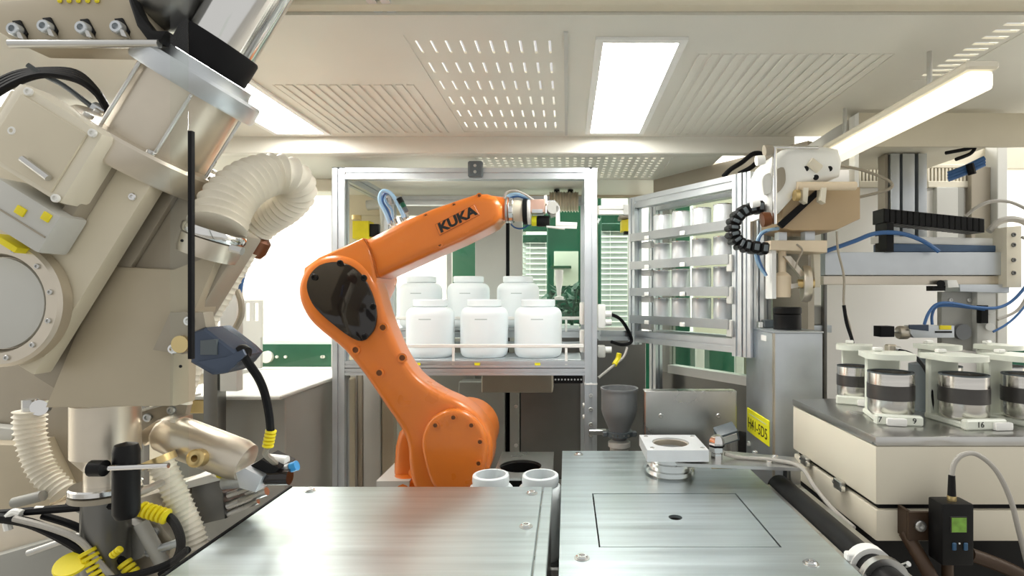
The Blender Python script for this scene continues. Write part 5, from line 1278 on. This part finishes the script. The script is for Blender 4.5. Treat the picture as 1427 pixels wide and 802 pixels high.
# ---- large flexible hose
t = thing('flexible_hose', 'large ivory corrugated hose arching from the mill', 'hose', W(310, 330, 0.90))
D = 0.86
MB().hose([W(303, 316, D), W(316, 284, D + 0.02), W(342, 257, D + 0.05), W(376, 243, D + 0.09), W(404, 246, D + 0.12), W(414, 266, D + 0.15), (W(398, 288, D + 0.17)), W(372, 307, D + 0.19), W(342, 336, D + 0.20)], 0.0415, 30, 0.16, 28, r_end=0.0275).build('hose', 'ivory_hose', t)
MB().lathe([(0.037, -0.007), (0.043, -0.007), (0.0445, -0.004), (0.0445, 0.004), (0.043, 0.007), (0.037, 0.007)], W(299, 325, D), (0.35, 0, 1), 36, True).build('hose_clamp', 'chrome', t)
MB().lathe([(0, -0.028), (0.040, -0.028), (0.042, -0.020), (0.042, 0.0), (0.036, 0.003), (0, 0.003)], W(296, 333, D), (0.35, 0, 1), 36).build('spigot', 'alu_warm', t)
MB().cyl(W(322, 345, D - 0.035), W(338, 350, D - 0.035), 0.006, n=10).build('clamp_screw', 'steel', t)
MB().lathe([(0, 0), (0.024, 0), (0.028, 0.010), (0.027, 0.032), (0.016, 0.042), (0, 0.042)], W(346, 352, D + 0.20), (0.5, 0, 0.85), 24).build('hose_fitting', 'brown_bolt', t)
t = thing('wrapped_hose', 'narrow ivory wrapped hose running down behind the mill', 'hose', W(270, 560, 1.04))
MB().hose([W(346, 350, D + 0.18), W(330, 378, D + 0.18), W(312, 410, D + 0.18), W(294, 442, D + 0.18), W(278, 490, D + 0.18), W(264, 530, D + 0.18), W(255, 560, D + 0.18)], 0.0158, 26, 0.10, 16).build('hose', 'ivory_hose', t)
cab('brown cable bent below the large hose', [(330, 404), (336, 420), (336, 440), (325, 462)], 1.1, 0.006, 'taupe_paint', 'bent_cable', 'cable')
cab('short blue tube beside the wrapped hose', [(342, 372), (337, 392), (334, 408)], 1.11, 0.004, 'blue_tube', 'short_tube', 'tube')

# ---- blue-grey camera box with cable
t = thing('camera_box', 'blue grey wedge-shaped camera box on the side of the mill', 'camera', W(310, 520, 0.86))
D = 0.84
MB().pprism([(276, 462), (296, 455), (334, 484), (344, 494), (333, 508), (318, 519), (306, 520), (276, 503)], D, D - 0.02, D + 0.05, 0.008, 3).build('housing', 'blue_grey', t)
MB().pprism([(280, 474), (303, 472), (303, 494), (280, 494)], D - 0.021, D - 0.023, D - 0.018, 0.001).build('label_plate', 'slate_plastic', t)
MB().pprism([(276, 503), (306, 498), (318, 496), (340, 486), (344, 494), (318, 519), (306, 520)], D - 0.02, D - 0.024, D - 0.018, 0.002).build('lower_fold', 'blue_grey', t)
MB().lathe([(0, 0), (0.012, 0), (0.013, 0.004), (0.011, 0.012), (0, 0.014)], W(334, 490, D), (1, -.2, -.3), 18).build('cable_gland', 'black_plastic', t)
MB().pprism([(246, 434), (292, 434), (296, 455), (276, 462), (262, 492), (222, 486)], D + 0.02, D + 0.005, D + 0.03, 0.003).build('mount', 'taupe_paint', t)
MB().lathe([(0, 0), (0.013, 0), (0.013, 0.006), (0, 0.006)], W(254, 479, D + 0.005), (0, -1, 0), 20).build('sticker_disc', 'brass', t)
for px, py in ((262, 447), (240, 486)): p = W(px, py, D); screw(t, (p.x, D + 0.005, p.z), (0, -1, 0), 0.008, 'chrome')
cab('black cable hanging from the camera box', [(340, 494), (348, 508), (360, 526), (369, 548), (375, 578), (377, 600)], (0.83, 0.90), 0.0062, 'black_rubber', 'camera_cable', 'cable')
def marker(label, a, b, D, r, n=5):
    t = thing('cable_marker', label, 'cable marker', W((a[0] + b[0]) / 2, (a[1] + b[1]) / 2, D), 'yellow cable markers')
    A, B = W(*a, D), W(*b, D)
    for k in range(n):
        p, q = A.lerp(B, k / n + .02), A.lerp(B, (k + 1) / n - .02)
        MB().lathe([(r * .7, 0), (r, (q - p).length * .15), (r, (q - p).length * .85), (r * .7, (q - p).length)], p, q - p, 12).build('sleeve', 'yellow', t)
    return t
marker('yellow marker on the cable hanging from the camera box', (378, 598), (373, 623), 0.90, 0.0085)
cab('short dark cable below the yellow marker', [(373, 622), (370, 632), (378, 640), (384, 645)], (0.9, 1.0), 0.005, 'taupe_paint', 'camera_cable', 'cable')

# ---- actuator at the foot of the mill
t = thing('pneumatic_actuator', 'silver pneumatic actuator slanting at the foot of the mill', 'actuator', W(290, 700, 1.02))
D = 1.02; k = D / FPX
A, B = W(222, 598, D), W(346, 645, D)
MB().lathe([(0, 0), (20 * k, 2 * k), (26 * k, 10 * k), (28 * k, 40 * k), (28 * k, 118 * k), (25 * k, 130 * k), (0, 131 * k)], A, B - A, 36).build('cylinder', 'alu_warm', t)
MB().pprism([(196, 602), (222, 584), (250, 582), (250, 596), (224, 606), (205, 620)], D - 0.01, D - 0.02, D + 0.03, 0.006).build('yoke', 'alu_warm', t)
MB().lathe([(0.006, 0), (12 * k, 0), (12 * k, 0.016), (9 * k, 0.018), (0.006, 0.018)], W(280, 637, D - 0.035), (0, -1, 0.2), 20, True).build('port', 'brass', t)
MB().pprism([(335, 655), (348, 648), (372, 660), (362, 682), (340, 676)], D - 0.03, D - 0.045, D + 0.02, 0.003).build('end_block', 'alu', t)
MB().pprism([(350, 648), (368, 637), (394, 650), (384, 660), (366, 655)], D - 0.02, D - 0.03, D + 0.03, 0.003).build('valve', 'black_plastic', t)
MB().cyl(W(372, 664, D - 0.02), W(404, 664, D - 0.02), 0.014, n=14).build('motor', 'black_gloss', t)
MB().cyl(W(372, 640, D), W(400, 643, D), 0.011, n=12).build('fitting', 'white_plastic', t)
MB().cyl(W(386, 658, D - 0.01), W(405, 652, D - 0.01), 0.010, n=12).build('fitting', 'alu', t)
MB().cyl(W(406, 651, D - 0.01), W(414, 648, D - 0.01), 0.009, n=12).build('blue_fitting', 'clear_blue', t)
MB().cyl(W(312, 672, D + 0.02), W(350, 668, D + 0.02), 0.013, n=14).build('piston', 'alu', t)
MB().pprism([(270, 672), (312, 664), (318, 720), (276, 730)], D + 0.03, D + 0.02, D + 0.09, 0.004).build('base_block', 'steel_dark', t)
MB().pprism([(262, 668), (302, 656), (318, 664), (270, 676)], D + 0.03, D + 0.01, D + 0.08, 0.004).build('base_cap', 'white_plastic', t)
for (x0, y0, x1, y1, r) in ((318, 690, 380, 668, 0.006), (318, 704, 372, 684, 0.008), (316, 716, 360, 698, 0.005)):
    MB().cyl(W(x0, y0, D + 0.03), W(x1, y1, D + 0.03), r, n=12).build('rod', 'steel', t)
MB().cyl(W(305, 662, D + .02), W(322, 654, D + .02), 0.008, n=10).build('yellow_cap', 'yellow', t)
# dark bracket behind
t = thing('dark_bracket', 'dark angle bracket with two bolts above the actuator', 'bracket', W(215, 600, 1.04))
MB().pprism([(174, 578), (266, 553), (258, 588), (220, 590), (190, 602), (168, 606)], 1.05, 1.045, 1.06, 0.002).build('plate', 'taupe_paint', t)
MB().pprism([(174, 576), (266, 551), (266, 554), (175, 580)], 1.05, 1.03, 1.08, 0.001).build('flange', 'light_grey', t)
for px, py in ((207, 581), (240, 571)): p = W(px, py, 1.045); screw(t, (p.x, 1.045, p.z), (0, -1, 0), 0.008, 'alu')
# black handle and lever
t = thing('clamp_lever', 'upright black handle with a thin lever at the foot of the mill', 'lever', W(176, 722, 0.86))
c = W(176, 722, 0.86)
MB().lathe([(0, 0), (0.014, 0.002), (0.018, 0.010), (0.018, 0.104), (0.015, 0.114), (0, 0.118)], c, n=24).build('grip', 'black_plastic', t)
MB().cyl(W(146, 652, 0.835), W(235, 648, 0.835), 0.0040, n=10).build('lever', 'chrome', t)
MB().lathe([(0, 0), (0.012, 0), (0.012, 0.02), (0, 0.02)], W(146, 652, 0.835), (-1, 0, 0), 14).build('lever_knob', 'black_plastic', t)
MB().cyl((c.x, c.y, c.z + 0.03), (c.x, c.y + 0.075, c.z + 0.03), 0.006, n=10).build('pivot', 'steel', t)

# ---- two small corrugated hoses
t = thing('corrugated_hose', 'ivory corrugated hose hanging at the left of the outlet flange', 'hose', W(60, 690, 1.0))
MB().hose([W(42, 572, 1.0), W(42, 600, 1.0), W(50, 635, 1.0), W(64, 662, 1.0), W(88, 686, 1.0)], 0.025, 18, 0.16, 20, 0.022).build('hose', 'ivory_hose', t)
MB().cyl(W(42, 556, 1.0), W(42, 574, 1.0), 0.012, n=12).build('nozzle', 'steel', t)
MB().lathe([(0, 0), (0.014, 0), (0.014, 0.012), (0, 0.012)], W(60, 566, 1.0), (0.3, -1, 0), 14).build('elbow', 'chrome', t)
t = thing('corrugated_hose', 'ivory corrugated hose dropping from the actuator to the table edge', 'hose', W(270, 765, 0.97))
MB().hose([W(222, 640, 0.96), W(236, 668, 0.96), W(250, 700, 0.96), W(266, 735, 0.96), W(276, 768, 0.96)], 0.022, 20, 0.16, 20, 0.019).build('hose', 'ivory_hose', t)
MB().lathe([(0.018, 0), (0.026, 0), (0.026, 0.012), (0.018, 0.012)], W(220, 636, 0.96), (0.4, 0, -1), 20, True).build('cuff', 'brass', t)

# ---- lower left plates, cables, markers
t = mill
D = 1.06
MB().pprism([(-40, 470), (105, 470), (118, 560), (120, 740), (-40, 740)], 1.13, 1.125, 1.15, 0.003).build('back_plate', 'taupe_paint', t)
MB().pprism([(-40, 590), (28, 596), (12, 640), (-40, 650)], 1.10, 1.09, 1.12, 0.003).build('angle_plate', 'light_grey', t)
MB().pprism([(-30, 618), (32, 620), (70, 700), (50, 760), (-30, 760)], D, D, D + 0.1, 0.004).build('side_plate', 'tan_paint', t)
MB().pprism([(-30, 730), (90, 702), (200, 690), (262, 672), (270, 700), (180, 735), (80, 770), (-30, 790)], D - 0.02, D - 0.03, D + 0.06, 0.004).build('cross_plate', 'alu_warm', t)
MB().pprism([(-30, 780), (90, 745), (170, 740), (250, 780), (240, 860), (-30, 860)], D - 0.05, D - 0.06, D + 0.04, 0.004).build('lower_plate', 'grey_paint', t)
MB().pprism([(120, 745), (165, 722), (230, 700), (262, 740), (250, 790), (190, 800), (140, 780)], D - 0.03, D - 0.07, D - 0.03, 0.004).build('motor_plate', 'alu_warm', t)
c = W(178, 755, D - 0.08)
MB().lathe([(0, 0), (30 * SM, 0), (32 * SM, 0.01), (30 * SM, 0.05), (0, 0.05)], c, (0.1, 1, 0.1), 30).build('foot_motor', 'light_grey', t)
for (x0_, y0_, x1_, y1_, r_, m_) in ((196, 728, 230, 790, 10, 'light_grey'), (40, 770, 120, 742, 5, 'steel'), (206, 770, 258, 752, 6, 'alu'), (96, 700, 150, 724, 7, 'steel_dark'), (20, 700, 60, 690, 8, 'grey_paint')):
    MB().cyl(W(x0_, y0_, D - 0.09), W(x1_, y1_, D - 0.09), r_ * SM, n=14).build('strut', m_, t)
screw(t, W(216, 740, D - 0.07), (0, -1, 0), 0.008, 'alu')
for k, (D_, pts, r, m, lb) in enumerate((
        (0.93, [(-10, 716), (40, 712), (90, 708), (150, 704), (205, 708), (238, 722), (252, 752), (246, 778), (225, 800)], 0.0068, 'black_rubber', 'black cable arching over the lower plates to the yellow marker'),
        (0.92, [(-10, 720), (40, 728), (85, 748), (122, 772), (150, 805)], 0.008, 'black_rubber', 'thick dark cable running down to the round yellow tag'),
        (0.91, [(20, 722), (70, 735), (110, 752), (135, 780), (165, 815)], 0.005, 'grey_cable', 'grey cable beside the thick dark cable'),
        (0.94, [(60, 718), (110, 735), (150, 765), (185, 795), (200, 820)], 0.006, 'black_rubber', 'black cable crossing to the small yellow marker'),
        (0.90, [(130, 810), (190, 800), (235, 785), (262, 765)], 0.006, 'black_rubber', 'black cable along the black edge seal'))):
    cab(lb, pts, D_, r, m, 'machine_cable', 'cable')
marker('yellow marker sleeve at the bend of the arching cable', (196, 708), (234, 720), 0.925, 0.0125, 6)
marker('yellow marker sleeve on the thick dark cable', (120, 766), (142, 806), 0.91, 0.0125, 6)
marker('small yellow marker on the cable by the motor', (172, 782), (192, 806), 0.93, 0.011, 4)
marker('thin yellow marker above the motor cable', (156, 774), (168, 764), 0.90, 0.006, 3)
c = W(100, 787, 0.90)
t = thing('cable_tag', 'yellow oval cable tag beside the thick dark cable', 'tag', c, 'yellow cable markers')
MB().lathe([(0, 0), (20 * SM, 0), (21 * SM, 0.002), (20 * SM, 0.005), (0, 0.005)], c, (0.15, -0.45, 0.9), 28).build('disc', 'yellow', t)
MB().cyl(c + Vector((0.02, 0, 0.004)), W(122, 780, 0.905), 0.004, n=8).build('loop', 'yellow', t)
cab('white hook on the lower left plate', [(12, 738), (10, 722), (20, 713), (30, 715)], 0.92, 0.006, 'white_plastic', 'cable_hook', 'hook')
tag(MB().tube([W(50, 708, 0.93), W(100, 709, 0.93)], 0.0045, 8, 0).build('white_sleeve', 'white_plastic'), 'white sleeve on the arching black cable', 'sleeve')

# ---- left bench behind the machine
t = thing('side_bench', 'grey bench with a beige front left of the robot', 'bench', (W(400, 0, 1.75).x, 1.8, 0.521))
D = 1.62
x0 = W(285, 0, D).x; x1 = W(466, 0, 1.9).x
zt_ = W(0, 545, 1.62).z
MB().box((x0 - 0.1, 1.55, zt_ - 0.012), (W(408, 0, 1.62).x, 2.085, zt_), 0.003).build('tray_top', 'light_grey', t)
MB().box((x0 - 0.1, 1.60, 0.521), (W(403, 0, 1.62).x, 2.08, zt_ - 0.0125), 0.003).build('body', 'grey_paint', t)
MB().box((W(408, 0, 1.9).x, 1.92, 0.521), (x1, 2.09, W(0, 535, 1.92).z), 0.003).build('side_cabinet', 'beige_paint', t)
MB().box((x0 - .02, 1.555, zt_ - 0.05), (x0 + 0.06, 1.6, zt_ - 0.0125), 0.002).build('wood_block', 'brass', t)
t = thing('dark_post', 'dark grey upright post behind the camera box', 'post', W(303, 600, 1.5))
MB().pprism([(283, 490), (303, 490), (303, 700), (283, 700)], 1.5, 1.5, 1.54, 0.003).build('post', 'steel_dark', t)
MB().pprism([(306, 300), (330, 300), (330, 545), (306, 545)], 1.5, 1.5, 1.53, 0.003).build('side_panel', 'light_grey', t)

# ---- edge of the clear door in front of the mill: acrylic strip with a black seal
t = thing('door_edge', 'clear acrylic door edge strip with a black seal in front of the mill', 'door edge', W(252, 560, 0.70))
D = 0.70
MB().pprism([(237, -60), (262, -60), (262, 866), (237, 866)], D, D, D + 0.001).build('acrylic_strip', 'clear_pane', t)
MB().pprism([(262, 182), (267.5, 182), (267.5, 500), (262, 500)], D, D - 0.001, D + 0.006, 0.0006).build('seal', 'black_rubber', t)
for px, py in ((254, 335), (252, 510)):
    p = W(px, py, D); MB().cyl((p.x, D - 0.001, p.z), (p.x, D, p.z), 0.0019, n=10).build('screw', 'black_plastic', t)
